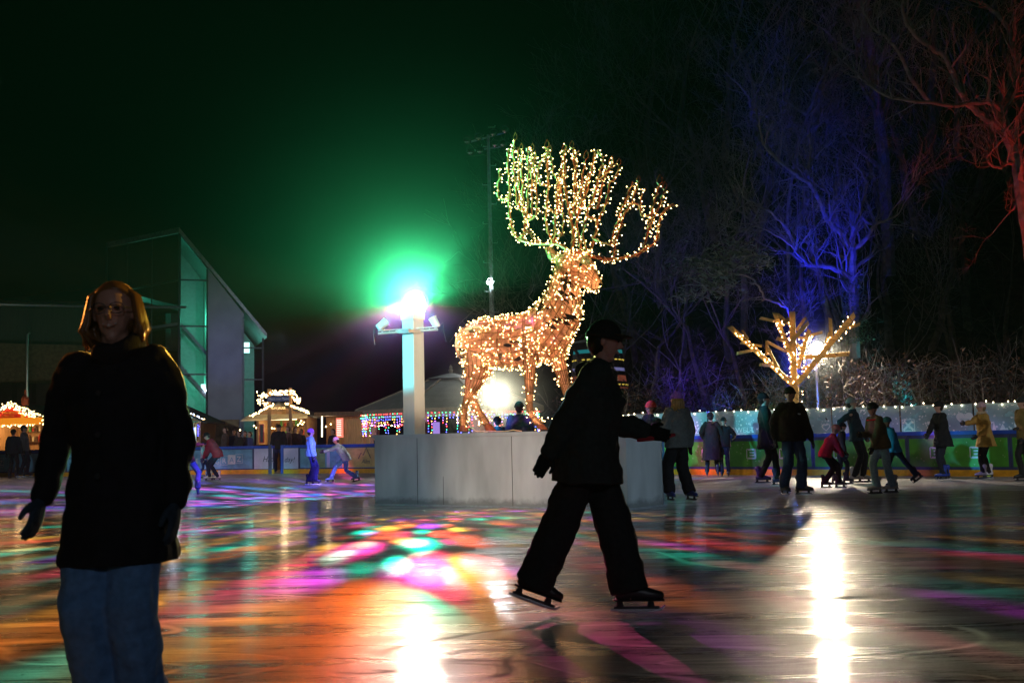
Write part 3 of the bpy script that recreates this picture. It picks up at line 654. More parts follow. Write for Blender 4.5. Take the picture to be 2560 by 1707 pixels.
# low cable from the hoof over the plinth
m_ = MB(); m_.tube([dp(135, 1485, -.2), dp(150, 1505, -.25), dp(175, 1523, -.3), dp(230, 1526, -.35), dp(320, 1524, -.3), dp(360, 1518, -.25), dp(400, 1524, -.3)], .008, 5)
m_.build('power_cable', plug_m, deer)
# ================================================================== RINK BOARDS
blue_m = mat('rail_blue', (.01, .07, .45), .4, var=.15); yel_m = mat('kick_yellow', (.72, .33, .01), .5, var=.2, scale=8)
navy_m = mat('board_navy', (.035, .045, .12), .5, var=.25); green_m = mat('banner_green', (.06, .28, .02), .45, var=.2, scale=4)
pale_m = mat('logo_white', (.62, .60, .62), .5, var=.1); slate_m = mat('banner_slate', (.14, .32, .46), .45, var=.3, scale=4)
cyan_m = mat('banner_cyan', (.16, .50, .62), .5, var=.12); cream_m = mat('banner_cream', (.52, .38, .13), .5, var=.2, scale=5)
lav_m = mat('banner_lavender', (.50, .46, .66), .5, var=.08); ink_m = mat('ink', (.02, .03, .08), .6)
def rframe(P0, P1):
    P0 = Vector((P0.x, P0.y, 0)); P1 = Vector((P1.x, P1.y, 0)); u = (P1-P0); L = u.length; u.normalize()
    return P0, u, Vector((u.y, -u.x, 0)), L
def rrect(mb, o, u, v, n, x0, x1, z0, z1, r, d, mi=0):
    pts_ = []
    for cx, cz, a0 in ((x1-r, z0+r, -90), (x1-r, z1-r, 0), (x0+r, z1-r, 90), (x0+r, z0+r, 180)):
        for k in range(5): a = R(a0 + 22.5*k); pts_.append(o + u*(cx + r*math.cos(a)) + v*(cz + r*math.sin(a)) + n*d)
    mb.prism(pts_, n*.003, mi)
def board(P0, P1, ban, label, hb=1.05, art=None, group='advertising boards round the rink'):
    P, u, n, L = rframe(P0, P1); t = thing('rink_board', P, label, 'rink board', group)
    m_ = MB(); m_.fbox(P, u, n, ZUP, .004, L-.004, -.06, .0, .15, hb-.09); m_.build('frame', navy_m, t)
    m_ = MB(); m_.fbox(P, u, n, ZUP, 0, L, -.07, .012, 0, .15); m_.build('kick_plate', yel_m, t)
    m_ = MB(); m_.fbox(P, u, n, ZUP, 0, L, -.09, .03, hb-.09, hb); m_.build('top_rail', blue_m, t)
    m_ = MB(); m_.fbox(P, u, n, ZUP, .05, L-.05, 0, .006, .22 if ban is green_m else .19, hb-.17 if ban is green_m else hb-.12)
    b = m_.build('banner', ban, t)
    if art:
        a = MB(); ms = art(a, P + n*.008, u, n, L, hb); a.build('print', ms, b)
    return t
def art_E(a, P, u, n, L, hb):
    for fr in (.285, .675):
        c = L*fr; s = .135; zc = .55
        rrect(a, P, u, ZUP, n, c-s, c+s, zc-s, zc+s, .035, 0, 0)
        q = P + n*.005
        for (x0, x1, z0, z1) in ((-.085, -.045, -.09, .09), (-.045, .09, .055, .09), (-.045, .075, -.018, .018), (-.045, .09, -.09, -.055)):
            a.fbox(q, u, n, ZUP, c+x0, c+x1, 0, .002, zc+z0, zc+z1, 1)
        a.fbox(q, u, n, ZUP, c-.11, c-.085, 0, .002, zc-.11, zc+.11, 1)
    rr = random.Random(int(L*1000))
    for _ in range(26):      # snow stars
        c = P + u*rr.uniform(.12, L-.12) + ZUP*rr.uniform(.27, .83); s = rr.uniform(.008, .035)
        for k in range(3):
            d = u*math.cos(k*1.05) + ZUP*math.sin(k*1.05); a.fbox(c, d, d.cross(n), n, -s, s, -.003, .003, 0, .002+k*.001, 2)
    return [pale_m, green_m, mat('snow_print', (.28, .45, .2), .5)]
labs = ['green board with square letter marks beside the end of the plinth', 'green board behind the embracing couple and the man in jeans',
        'green board behind the child in the pink helmet', 'green board behind the skater in blue skates', 'green board cut by the edge of the picture']
for i in range(5): board(right_path[i], right_path[i+1], green_m, labs[i], art=art_E)
board(left_path[-1], right_path[0], green_m, 'green board hidden mostly by the dark passing skater')
HBL = .98
def art_graz(a, P, u, n, L, hb, x0=.50):
    x = L*x0
    a.text('E', P + u*(x-.75) + ZUP*.42, u, ZUP, .22, 0); a.text('I', P + u*(x-.5) + ZUP*.40, u, ZUP, .22, 0)
    for i, ch in enumerate('GRAZ'):
        c = x + i*.29; z = .36 + i*.025
        q = P + n*.004
        if ch == 'A': a.fbox(P, u, n, ZUP, c-.03, c+.25, 0, .003, z-.06, z+.27, 0)
        else:
            for (p0, p1, z0, z1) in ((-.03, .25, -.06, -.05), (-.03, .25, .26, .27), (-.03, -.02, -.06, .27), (.24, .25, -.06, .27)):
                a.fbox(P, u, n, ZUP, c+p0, c+p1, 0, .002, z+z0, z+z1, 0)
        a.text(ch, q + u*(c+.02) + ZUP*z, u, ZUP, .27, 1 if ch == 'A' else 0, ext=0)
    return [pale_m, slate_m]
def art_hap(a, P, u, n, L, hb):
    a.fbox(P, u, n, ZUP, .03, L-.01, 0, .002, .17, hb-.10, 1); a.text('Hap', P + n*.004 + u*(L*.46) + ZUP*.42, u, ZUP, .28, 0, shear=.35); return [ink_m, lav_m]
def art_day(a, P, u, n, L, hb):
    a.fbox(P, u, n, ZUP, .01, L-.03, 0, .002, .17, hb-.10, 1); a.text('day!', P + n*.004 + u*.02 + ZUP*.40, u, ZUP, .25, 0, shear=.35); return [ink_m, lav_m]
def art_ski(a, P, u, n, L, hb):
    a.fbox(P, u, n, ZUP, L*.56, L*.99, 0, .002, .2, hb-.13, 0)
    pk = [(0, 0), (.12, .2), (.2, .12), (.33, .36), (.5, .02)]
    a.tube([P + n*.006 + u*(L*.76 + x) + ZUP*(.48 + z) for x, z in pk], .012, 4, 1); a.text('Alm', P + n*.006 + u*(L*.80) + ZUP*.33, u, ZUP, .2, 1, shear=.3)
    a.fbox(P, u, n, ZUP, L*.14, L*.34, 0, .002, .2, hb-.15, 2)
    a.fbox(P, u, n, ZUP, L*.36, L*.40, 0, .002, .2, hb-.15, 3)
    return [cream_m, ink_m, mat('banner_moss', (.22, .30, .16), .5), lav_m]
def art_blk(a, P, u, n, L, hb):
    a.fbox(P, u, n, ZUP, .05, L*.19, 0, .002, .26, hb-.2, 0)
    a.text('nd', P + n*.004 + u*.12 + ZUP*.62, u, ZUP, .17, 1); a.text('lk', P + n*.004 + u*.14 + ZUP*.38, u, ZUP, .17, 1); return [cyan_m, ink_m]
board(left_path[0], left_path[1], slate_m, 'slate blue board at the far end of the rink', HBL)
def art_z(a, P, u, n, L, hb): return art_graz(a, P, u, n, L, hb, .18)
board(left_path[1], left_path[2], slate_m, 'blue board ending in the letter Z behind the two dark skaters', HBL, art_z)
board(left_path[2], left_path[3], slate_m, 'pale cyan board seen under the arm of the woman in the black coat', HBL, art_blk)
board(left_path[3], left_path[4], slate_m, 'blue board with framed letters G R A Z behind the red jacket', HBL, art_graz)
board(left_path[4], left_path[5], lav_m, 'lavender board with brush lettering Hap before the gate', HBL, art_hap)
board(left_path[6], left_path[7], lav_m, 'lavender board with brush lettering day after the gate', HBL, art_day)
board(left_path[7], left_path[8], slate_m, 'board with yellow mountain advert next to the plinth', HBL, art_ski)
board(left_path[8], left_path[9], slate_m, 'board behind the plinth under the column', HBL)
board(left_path[9], left_path[10], slate_m, 'board behind the plinth under the deer', HBL)
board(left_path[10], left_path[11], slate_m, 'board behind the plinth in front of the forelegs', HBL)
for i, x in enumerate((676, 707)):   # gate posts
    q = at(x, 1183.5, left_path[5].y + .05); m_ = MB(); m_.box(q.x-.06, q.x+.06, q.y-.06, q.y+.06, 0, .99 if i else 1.02)
    m_.build('gate_post', blue_m if i else navy_m, label=('blue' if i else 'dark')+' post of the rink gate beside the man in the gap', cat='gate post')

# ---------------------------------------------------------------- snow-printed banner fence and its bulbs
fq0 = right_path[0] + Vector((-2.9, 3.1, 0)); fq1 = right_path[4] + Vector((3.6, -.0, 0))
fq0 = Vector((left_path[-1].x-1.6, 35.4, 0)); 
Pa = at(1500, 1180, 32.3); Pa.z = 0; Pb = at(2640, 1180, 25.6); Pb.z = 0
FU = (Pb-Pa).normalized(); FN = Vector((FU.y, -FU.x, 0)); FL = (Pb-Pa).length
frost_m = mat('banner_winter', (.34, .48, .52), .5, var=.25, scale=2); wht = mat('banner_print', (.92, .93, .93), .5, var=.03); cl_m = mat('banner_cloud', (.34, .55, .58), .5)
string_white = emis('string_bulb', (1, .80, .50), 20.0)
cable_m = mat('cable', (.01, .01, .01), .6)
nb_ = 7; names = ['by the plinth corner', 'with the words GRAZER WINTERWELT', 'with a cloud behind the man in jeans', 'with a white hill', 'with the crossed square emblem', 'with the white heart', 'with little white trees at the edge']
ZT = 1.69
for i in range(nb_):
    a0, a1 = FL*i/nb_+.02, FL*(i+1)/nb_-.02
    t = thing('banner_fence', Pa + FU*a0, 'grey blue snow banner ' + names[i], 'banner', 'winter banners behind the boards')
    m_ = MB(); m_.fbox(Pa, FU, FN, ZUP, a0, a1, -.01, 0, .35, ZT); bn = m_.build('banner', frost_m, t)
    m_ = MB()
    for a in (a0+.02, a1-.02): m_.tube([Pa + FU*a - FN*.03, Pa + FU*a - FN*.03 + ZUP*(ZT+.02)], .022, 6)
    m_.tube([Pa + FU*a0 - FN*.03 + ZUP*ZT, Pa + FU*a1 - FN*.03 + ZUP*ZT], .018, 6); m_.build('rail', metal, t)
    a = MB(); rr = random.Random(i)
    for _ in range(85):
        r_ = rr.choice([.010, .013, .018, .018, .028]); c = Pa + FU*rr.uniform(a0+.05, a1-.05) + FN*.002 + ZUP*(ZT-.05-rr.random()**1.3*.8)
        a.v += [c + FU*(r_*math.cos(k*.785)) + ZUP*(r_*math.sin(k*.785)) for k in range(8)]; a.face(tuple(range(len(a.v)-8, len(a.v))))
    a.build('snow_print', wht, bn)
    m_ = MB(); y = 0; x = a0+.05; sg = []
    while x < a1:
        z = ZT + .03 + rr.uniform(-.05, .05); q = Pa + FU*x + FN*.03 + ZUP*z; sg.append(q); m_.octa(q - ZUP*.02, .017, 1); x += rr.uniform(.13, .30)
    m_.tube(sg, .005, 3, 0, False)
    m_.build('fairy_lights', [cable_m, string_white], label='string of small white bulbs along the banner ' + names[i], cat='string lights', group='fairy lights along the winter banners')
def on_f(px, py, d=.004): return onplane(px, py, Pa, FN) + FN*d
tp = thing('banner_artwork', Pa, 'white lettering and pictures printed on the snow banners', 'banner print')
pr = MB(); q = on_f(1704, 1084); e = on_f(1876, 1084); Lw = (e-q).length
pr.text('GRAZER WINTERWELT', q, FU, ZUP, Lw/9.9*1.0, 0)
pr.build('lettering', wht, tp)
def fl(nm):
    global pr
    pr.build(nm, [wht, cl_m], tp); pr = MB()
pr = MB()
def cloud(px, py, s):
    c = on_f(px, py)
    for dx, dz, r in ((-.8, 0, .5), (0, .35, .75), (.8, .05, .5), (0, -.1, .5)):
        pr.v += [c + FN*(.001*dz) + FU*(s*(dx + r*math.cos(k*.52))) + ZUP*(s*max(-.3, dz + r*math.sin(k*.52))) for k in range(12)]; pr.face(tuple(range(len(pr.v)-12, len(pr.v))), 1)
    fl('cloud')
for (x, y, s) in ((1893, 1063, .10), (2028, 1047, .07), (2050, 1049, .06), (2285, 1042, .07), (2302, 1036, .09), (2526, 1038, .10), (1640, 1060, .07), (2150, 1040, .06)): cloud(x, y, s)
def tri(px, py, wd, ht):
    c = on_f(px, py, .006); pr.v += [c - FU*wd, c + FU*wd, c + ZUP*ht]; pr.face((len(pr.v)-3, len(pr.v)-2, len(pr.v)-1)); fl('printed_fir')
tri(2508, 1079, .10, .20); tri(2518, 1079, .06, .11); tri(2400, 1083, .07, .08); tri(2128, 1085, .22, .36); tri(2143, 1085, .16, .2); tri(2486, 1078, .05, .26); tri(1920, 1084, .06, .12)
c = on_f(2271, 1063); s = .155
for (x0, x1, z0, z1) in ((-s, s, s-.018, s), (-s, s, -s, -s+.018), (-s, -s+.018, -s, s), (s-.018, s, -s, s)): pr.fbox(c, FU, FN, ZUP, x0, x1, 0, .002, z0, z1)
for sg_ in (1, -1):
    d = (FU*sg_ + ZUP).normalized(); v = d.cross(FN)
    pr.fbox(c + FN*(.003 if sg_ > 0 else .006), d, v, FN, -.17, .15, -.026, .026, 0, .002)
    pr.sph(c + d*.12 + v*(.03*sg_), .035, 8, 6)
fl('crossed_emblem')
c = on_f(2335, 1057); pr.fbox(c, FU, FN, ZUP, -.16, .16, 0, .002, -.035, .04); fl('label_strip')
def heart(px, py, s, ring=0):
    c = on_f(px, py); P_ = []
    for k in range(28):
        t_ = 2*math.pi*k/28; P_.append(c + FU*(s*math.sin(t_)**3) + ZUP*(s*(13*math.cos(t_)-5*math.cos(2*t_)-2*math.cos(3*t_)-math.cos(4*t_))/16))
    if ring: pr.tube(P_ + [P_[0]], .012, 4)
    else: pr.prism(P_, FN*.003)
    fl('heart')
heart(2412, 1046, .20); heart(2065, 1067, .10, 1)
c = on_f(2541, 1062); pr.ell(c, FU*.05, FN*.003, ZUP*.09, 12, 8); pr.fbox(c, FU, FN, ZUP, -.006, .006, 0, .003, -.17, -.08); fl('printed_tree')
c = on_f(2412, 1048, .009); pr.text('Winter', c - FU*.12 - ZUP*.02, FU, ZUP, .075, 1)
c = on_f(2100, 1082, .005); pr.text('ski', c, FU, ZUP, .12, 0); fl('small_lettering')

# ================================================================== MARKET: huts, gazebo, tower
wood = mat('timber', (.42, .24, .10), .7, var=.3, scale=5, stretch=(6, 6, .5), bump=.2); dwood = mat('dark_timber', (.10, .06, .03), .8, var=.4, stretch=(6, 6, .6))
roof_m = mat('roof_shingle', (.10, .11, .10), .75, var=.2, scale=3, stretch=(1, 1, 8), bump=.4); red_m = mat('fascia_red', (.65, .03, .02), .5, var=.15)
warm_wall = mat('warm_wall', (.55, .40, .20), .8)
warm_e = emis('warm_shop_light', (1, .62, .22), 5.0); white_e = emis('white_shop_light', (.85, .92, 1), 4.0)
fw = emis('market_bulb', (1, .66, .28), 22.0)
def Zat(px, py, Y): return at(px, py, Y).z
def Xat(px, py, Y): return at(px, py, Y).x
def bulbs_along(mb, p, q, n, jit, r, mis=(1,), rr=random.Random(5)):
    for i in range(n):
        a = p.lerp(q, (i+rr.random()*.8)/n) + Vector((rr.uniform(-jit, jit), -.06 + rr.uniform(-.05, .05), rr.uniform(-jit, jit)))
        mb.octa(a, r, rr.choice(mis))
def hut(label, x0, x1, Y, depth, zeave, zridge, fascia, cat='market stall', lightc=(1, .62, .28), power=25, roofm=None, over=.35, counter=.95):
    """gable-front stall, open above its counter"""
    t = thing('market_stall', ((x0+x1)/2, Y, 0), label, cat, 'market stalls beyond the rink'); xm = (x0+x1)/2
    m_ = MB(); m_.box(x0, x1, Y, Y+.08, 0, counter-.001); m_.box(x0, x0+.08, Y+.081, Y+depth, 0, zeave); m_.box(x1-.08, x1, Y+.081, Y+depth, 0, zeave); m_.box(x0+.081, x1-.081, Y+depth-.08, Y+depth, 0, zeave)
    m_.build('wall', wood, t)
    m_ = MB(); m_.box(x0-.1, x1+.1, Y-.25, Y+.25, counter, counter+.05); m_.build('counter', dwood, t)
    m_ = MB()
    for a, b in ((x0-over, xm), (x1+over, xm)):
        za = zeave - .1
        n0 = len(m_.v); y0, y1 = Y-.5, Y+depth+.2
        for yy in (y0, y1): m_.v += [Vector((a, yy, za)), Vector((b, yy, zridge)), Vector((b, yy, zridge+.07)), Vector((a, yy, za+.07))]
        for q in ((0,1,2,3), (7,6,5,4), (0,4,5,1), (3,2,6,7), (0,3,7,4)): m_.face(tuple(n0+k for k in q))
    m_.build('roof', roofm or roof_m, t)
    m_ = MB(); m_.prism([Vector((x0-.1, Y-.44, zeave)), Vector((x1+.1, Y-.44, zeave)), Vector((xm, Y-.44, zridge-.06))], Vector((0, .05, 0)))
    m_.build('gable', fascia, t)
    m_ = MB(); rr = random.Random(int(x0*77))
    for zz in (counter+.35, counter+.75):
        m_.box(x0+.3, x1-.3, Y+depth-.35, Y+depth-.1, zz, zz+.03, 0)
        x = x0+.35
        while x < x1-.35:
            h_ = rr.uniform(.12, .3); m_.tube([Vector((x, Y+depth-.22, zz+.03)), Vector((x, Y+depth-.22, zz+.03+h_*.7)), Vector((x, Y+depth-.22, zz+.03+h_))], [.05, .05, .02], 6, rr.choice((0, 1, 2, 3))); x += rr.uniform(.1, .2)
    m_.build('shelf', [dwood, mat('goods_red', (.5, .05, .03)), mat('goods_green', (.1, .35, .08)), mat('goods_cream', (.7, .6, .4))], t)
    m_ = MB(); m_.box(xm-.5, xm+.5, Y+.5, Y+.6, zeave-.14, zeave-.08); m_.build('lamp', emis('stall_lamp', lightc, 6), t)
    lamp('stall_light', 'POINT', (xm, Y+.6, zeave-.25), power, lightc, .15)
    return t
YL = 42.5
# red stall
x0, x1 = Xat(-22, 1060, YL), Xat(104, 1060, YL)
rs = hut('red gabled sweets stall outlined with warm bulbs at the edge of the picture', x0, x1, YL, 2.2, Zat(40, 1052, YL), Zat(45, 1012, YL), red_m, power=60, over=.3)
m_ = MB(); zz = Zat(40, 1056, YL); m_.box(x0-.25, x1+.25, YL-.62, YL-.5, zz-.05, zz+.17, 0)
for k in range(26): a = x0-.2 + k*(x1-x0+.4)/26; m_.sph(Vector((a, YL-.56, zz-.06)), .05, 6, 4, 0)
m_.build('valance', emis('valance_glow', (1, .30, .015), .8), rs)
m_ = MB(); xm = (x0+x1)/2
m_.text('MANDELN', Vector((xm-.36, YL-.45, Zat(50, 1035, YL))), Vector((1,0,0)), ZUP, .14, 0); m_.text('Lebkuchen', Vector((xm-.36, YL-.45, Zat(50, 1042, YL))), Vector((1,0,0)), ZUP, .11, 0)
for dx in (-.65, .45): m_.ell((xm+dx, YL-.45, Zat(50, 1040, YL)), Vector((.08, 0, 0)), Vector((0, .01, 0)), Vector((0, 0, .12)), 10, 6)
m_.build('lettering', mat('gold_paint', (.8, .45, .06), .4), rs)
ct_ = Vector((Xat(63, 1000, YL), YL, Zat(63, 1014, YL))); m_ = MB(); m_.tube([ct_, ct_+ZUP*.28, ct_+ZUP*.36, ct_+ZUP*.42, ct_+ZUP*.62], [.15, .15, .1, .045, .045], 8); m_.build('bottle_ornament', mat('bottle_red', (.45, .10, .05), .5), rs)
m_ = MB(); zr = Zat(45, 1012, YL)+.1; ze = Zat(40, 1052, YL)-.0
for k in range(3):
    bulbs_along(m_, Vector((x0-.35, YL-.5, ze+.1-k*.1)), Vector((xm, YL-.5, zr-k*.08)), 34, .05, .017); bulbs_along(m_, Vector((xm, YL-.5, zr-k*.10)), Vector((x1+.35, YL-.5, ze-k*.12+.1)), 30, .05, .017)
bulbs_along(m_, Vector((x0+.1, YL-.3, 1.15)), Vector((x0+.25, YL-.3, 1.9)), 30, .09, .02); bulbs_along(m_, Vector((x0+.1, YL-.3, 1.95)), Vector((x1-.2, YL-.3, 1.95)), 30, .06, .02)
m_.build('fairy_lights', [cable_m, fw], label='warm bulbs outlining the gable of the red stall', cat='string lights')
# small red-posted stall half hidden behind the woman
x0, x1 = Xat(142, 1060, YL), Xat(196, 1060, YL)
hut('small dark stall with a red post behind the arm of the woman in black', x0, x1, YL+.5, 1.6, Zat(160, 1062, YL), Zat(160, 1050, YL), dwood, power=6)
m_ = MB(); m_.box(Xat(142, 1080, YL), Xat(151, 1080, YL), YL-.2, YL-.05, 0, Zat(147, 1060, YL)); m_.build('red_post', mat('post_red', (.6, .02, .02), .4), label='bright red post in front of the small dark stall', cat='post')
m_ = MB(); c = at(161, 1050, YL)
for k in range(26): m_.octa(c + Vector((rnd.uniform(-.2, .2), -.5+rnd.uniform(-.1, .1), rnd.uniform(-.09, .09))), .017, 0)
m_.build('fairy_lights', fw, label='clump of warm bulbs above the small dark stall', cat='string lights')
# blue-white lit stall
x0, x1 = Xat(345, 1060, YL), Xat(500, 1060, YL)
hut('stall with cold white light and blue bulbs beyond the leaning skater', x0, x1, YL, 2.2, Zat(440, 1054, YL), Zat(420, 1014, YL), mat('gable_tan', (.5, .3, .15)), lightc=(.75, .85, 1), power=40)
m_ = MB(); m_.box(Xat(462, 1085, YL), Xat(484, 1085, YL), YL+.3, YL+.34, Zat(470, 1108, YL), Zat(470, 1068, YL)); m_.build('back_light', emis('panel_glow', (.75, .88, 1), 1.6), label='glowing white panel inside the cold lit stall', cat='lit panel')
m_ = MB(); m_.box(Xat(448, 1057, YL), Xat(470, 1057, YL), YL-.35, YL-.3, Zat(460, 1059, YL), Zat(460, 1054, YL)); m_.build('strip_lamp', emis('strip_glow', (1, .78, .35), 3), label='short warm strip lamp under the eave of the cold lit stall', cat='strip lamp')
cold_b = emis('cold_bulb', (.62, .72, 1), 20.0); blue_b = emis('blue_bulb', (.05, .06, 1), 12.0)
m_ = MB(); bulbs_along(m_, at(425, 1019, YL), at(508, 1050, YL), 70, .05, .017, (1, 2)); bulbs_along(m_, at(470, 1030, YL), at(512, 1052, YL), 26, .06, .017, (1, 2))
bulbs_along(m_, at(484, 1065, YL), at(483, 1105, YL), 12, .01, .02, (3,)); bulbs_along(m_, at(497, 1062, YL), at(496, 1090, YL), 10, .01, .02, (3,))
m_.build('fairy_lights', [cable_m, cold_b, fw, blue_b], label='white and blue bulbs down the roof edge of the cold stall', cat='string lights')
m_ = MB(); m_.box(Xat(520, 1056, 46), Xat(597, 1056, 46), 46, 46.1, .1, Zat(560, 1049, 46)); m_.build('notice_board', mat('faded_poster', (.28, .20, .10), .8, var=.4), label='faded tan poster wall behind the waiting people', cat='poster wall')
# cafe hut with the hanging sign
x0, x1 = Xat(640, 1060, YL), Xat(765, 1060, YL); xm = (x0+x1)/2
ch_ = hut('timber cafe hut with pale awning and glowing gable behind the gate', x0, x1, YL, 2.4, Zat(700, 1040, YL), Zat(703, 1010, YL), wood, power=45, lightc=(1, .70, .35))
m_ = MB(); z0 = Zat(700, 1048, YL); m_.v += [Vector((x0-.35, YL-1.0, z0-.02)), Vector((x1+.25, YL-1.0, z0+.05)), Vector((x1+.1, YL-.3, z0+.25)), Vector((x0-.1, YL-.3, z0+.25)), Vector((x0-.35, YL-1.0, z0-.07)), Vector((x1+.25, YL-1.0, z0)), Vector((x1+.1, YL-.3, z0+.2)), Vector((x0-.1, YL-.3, z0+.2))]
for q in ((0,1,2,3), (4,7,6,5), (0,4,5,1), (1,5,6,2), (3,2,6,7), (0,3,7,4)): m_.face(q)
m_.build('awning', mat('awning_cream', (.75, .66, .42), .7, var=.1), ch_)
m_ = MB(); m_.text('ALM JAUSE', Vector((xm-.3, YL-.45, Zat(706, 1023, YL))), Vector((1,0,0)), ZUP, .12); m_.build('lettering', emis('letters_glow', (1, .7, .3), 2.5), ch_)
sg = thing('cafe_sign', at(698, 1105, YL-1.3), 'two tall timber posts holding a blue sign wrapped in bright bulbs', 'sign')
m_ = MB(); Ys = YL-1.3
for px, py in ((673, 972), (726, 969)):
    q = at(px, py, Ys); m_.box(q.x-.055, q.x+.055, Ys-.05, Ys+.05, 0, q.z)
m_.build('post', wood, sg)
q = at(669, 1004, Ys); q2 = at(724, 990, Ys)
m_ = MB(); m_.box(q.x, q2.x, Ys-.12, Ys-.08, q.z, q2.z); sb_ = m_.build('sign_panel', mat('sign_blue', (.10, .12, .28), .5), sg)
m_ = MB(); m_.text('Mach mal Pause', Vector((q.x+.04, Ys-.125, q.z+.06)), Vector((1,0,0)), ZUP, .125, shear=.3); m_.build('lettering', mat('sign_white', (.9, .9, .9), .5), sb_)
m_ = MB()
for (xa, ya, xb, yb, n_, j) in ((650, 985, 652, 1010, 26, .12), (655, 984, 675, 992, 20, .08), (678, 982, 735, 981, 70, .09), (735, 985, 748, 1005, 34, .12), (740, 1003, 752, 1004, 12, .08), (628, 1040, 686, 1010, 46, .045), (714, 1008, 775, 1032, 52, .045), (660, 1012, 672, 1005, 10, .05)):
    bulbs_along(m_, at(xa, ya, Ys), at(xb, yb, Ys), n_, j, .017, (0,))
m_.build('fairy_lights', fw, label='thick garland of bright bulbs over the cafe sign and gable', cat='string lights')
m_ = MB(); a = at(648, 1060, YL-.6); b = at(660, 1107, YL-.6); m_.box(a.x, b.x, YL-.6, YL-.55, b.z, a.z)
bb = m_.build('chalk_board', mat('board_red', (.5, .04, .03), .5), label='red framed chalk board leaning by the cafe hut', cat='chalk board'); m_ = MB(); m_.box(a.x+.04, b.x-.04, YL-.61, YL-.602, b.z+.04, a.z-.04); m_.build('slate', black, bb)
# lower shed with lit price board
t = thing('shed', at(850, 1105, 42), 'low dark roofed shed with timber door and red price board', 'shed')
a = at(790, 1036, 42); b = at(912, 1036, 42)
m_ = MB(); m_.box(a.x, b.x, 41.6, 44.5, a.z-.06, a.z+.08); m_.build('roof', dwood, t)
m_ = MB(); m_.box(a.x, b.x, 44.3, 44.4, 0, a.z-.065); m_.build('wall', wood, t)
m_ = MB(); q = at(862, 1047, 41.9); r_ = at(905, 1105, 41.9); m_.box(q.x, r_.x, 41.9, 41.95, 0, q.z); m_.build('door', wood, t)
m_ = MB(); q = at(840, 1045, 41.8); r_ = at(858, 1093, 41.8); m_.box(q.x, r_.x, 41.8, 41.85, r_.z, q.z); pb = m_.build('price_board', emis('price_glow', (1, .22, .15), 1.3), t)
m_ = MB()
for k in range(9): z = q.z - .08 - k*(q.z-r_.z-.1)/9; m_.box(q.x+.03, q.x+.2, 41.78, 41.79, z-.02, z)
m_.build('price_line', emis('price_white', (1, .85, .75), 2.2), pb)
m_ = MB(); q = at(805, 1040, 41.7); r_ = at(805, 1092, 41.7); m_.tube([q, r_], .03, 6); m_.build('tube_lamp', emis('tube_glow', (1, .85, .55), 3.0), t)
lamp('shed_light', 'POINT', at(820, 1050, 42.6), 14, (1, .7, .4), .1)
m_ = MB()
for (x, y) in ((635, 1064), (641, 1069), (675, 1067), (680, 1070), (686, 1071), (745, 1062), (750, 1058), (756, 1060), (761, 1055), (753, 1052), (815, 1066), (827, 1060), (910, 1061), (765, 1066), (600, 1075)): m_.octa(at(x, y, 44), .03, 0)
m_.build('fairy_lights', fw, label='loose warm bulbs hanging in the dark beside the cafe hut', cat='string lights')

# gazebo
gc = at(1130, 1100, 43.5); gc.z = 0; GR = 3.95
gz = thing('gazebo', gc, 'octagonal timber gazebo with shingled tent roof and coloured icicle lights', 'gazebo')
ze = Zat(1125, 1019, 40.5); za = Zat(1125, 932, gc.y)
def octo(r, z, off=.39): return [gc + Vector((r*math.sin(off + k*math.pi/4), r*math.cos(off + k*math.pi/4), z)) for k in range(8)]
m_ = MB(); o1, o2, o3 = octo(GR, ze), octo(.95, za-.30), octo(1.05, za-.24); o4 = octo(.04, za)
for k in range(8):
    j = (k+1) % 8; m_.quad(o1[k], o2[k], o2[j], o1[j]); m_.quad(o3[k], o4[k], o4[j], o3[j]); m_.quad(o1[k]-ZUP*.02, o1[j]-ZUP*.02, gc+ZUP*(ze-.02), gc+ZUP*(ze-.02)+Vector((.01, 0, 0)))
rfm = mat('shingle', (.17, .19, .17), .6, var=.15, scale=3)
t_ = rfm.node_tree; wv = t_.nodes.new('ShaderNodeTexWave'); wv.bands_direction = 'Z'; wv.wave_profile = 'SAW'; wv.inputs['Scale'].default_value = 3.6
ge_ = t_.nodes.new('ShaderNodeNewGeometry'); t_.links.new(ge_.outputs['Position'], wv.inputs['Vector']); bp = t_.nodes.new('ShaderNodeBump'); bp.inputs['Strength'].default_value = 1; bp.inputs['Distance'].default_value = .06
t_.links.new(wv.outputs['Fac'], bp.inputs['Height']); t_.links.new(bp.outputs[0], t_.nodes['Principled BSDF'].inputs['Normal'])
m_.build('roof', rfm, gz)
m_ = MB()
for k in range(8): m_.beam(o1[k] + ZUP*.02, o2[k] + ZUP*.02, .10, .05); m_.beam(o1[k]-ZUP*.07, o1[(k+1) % 8]-ZUP*.07, .06, .14)
m_.tube([gc+ZUP*za, gc+ZUP*(za+.12), gc+ZUP*(za+.15), gc+ZUP*(za+.22), gc+ZUP*(za+.34)], [.07, .10, .05, .07, .005], 8); m_.build('ridge', mat('ridge_board', (.22, .2, .16), .7), gz)
po = octo(GR-.55, 0)
for k in range(8):
    m_ = MB(); m_.box(po[k].x-.08, po[k].x+.08, po[k].y-.08, po[k].y+.08, 0, ze-.03); m_.build('post', wood, gz)
pink_w = mat('pink_timber', (.45, .26, .22), .7, var=.25, stretch=(8, 8, .4))
m_ = MB()
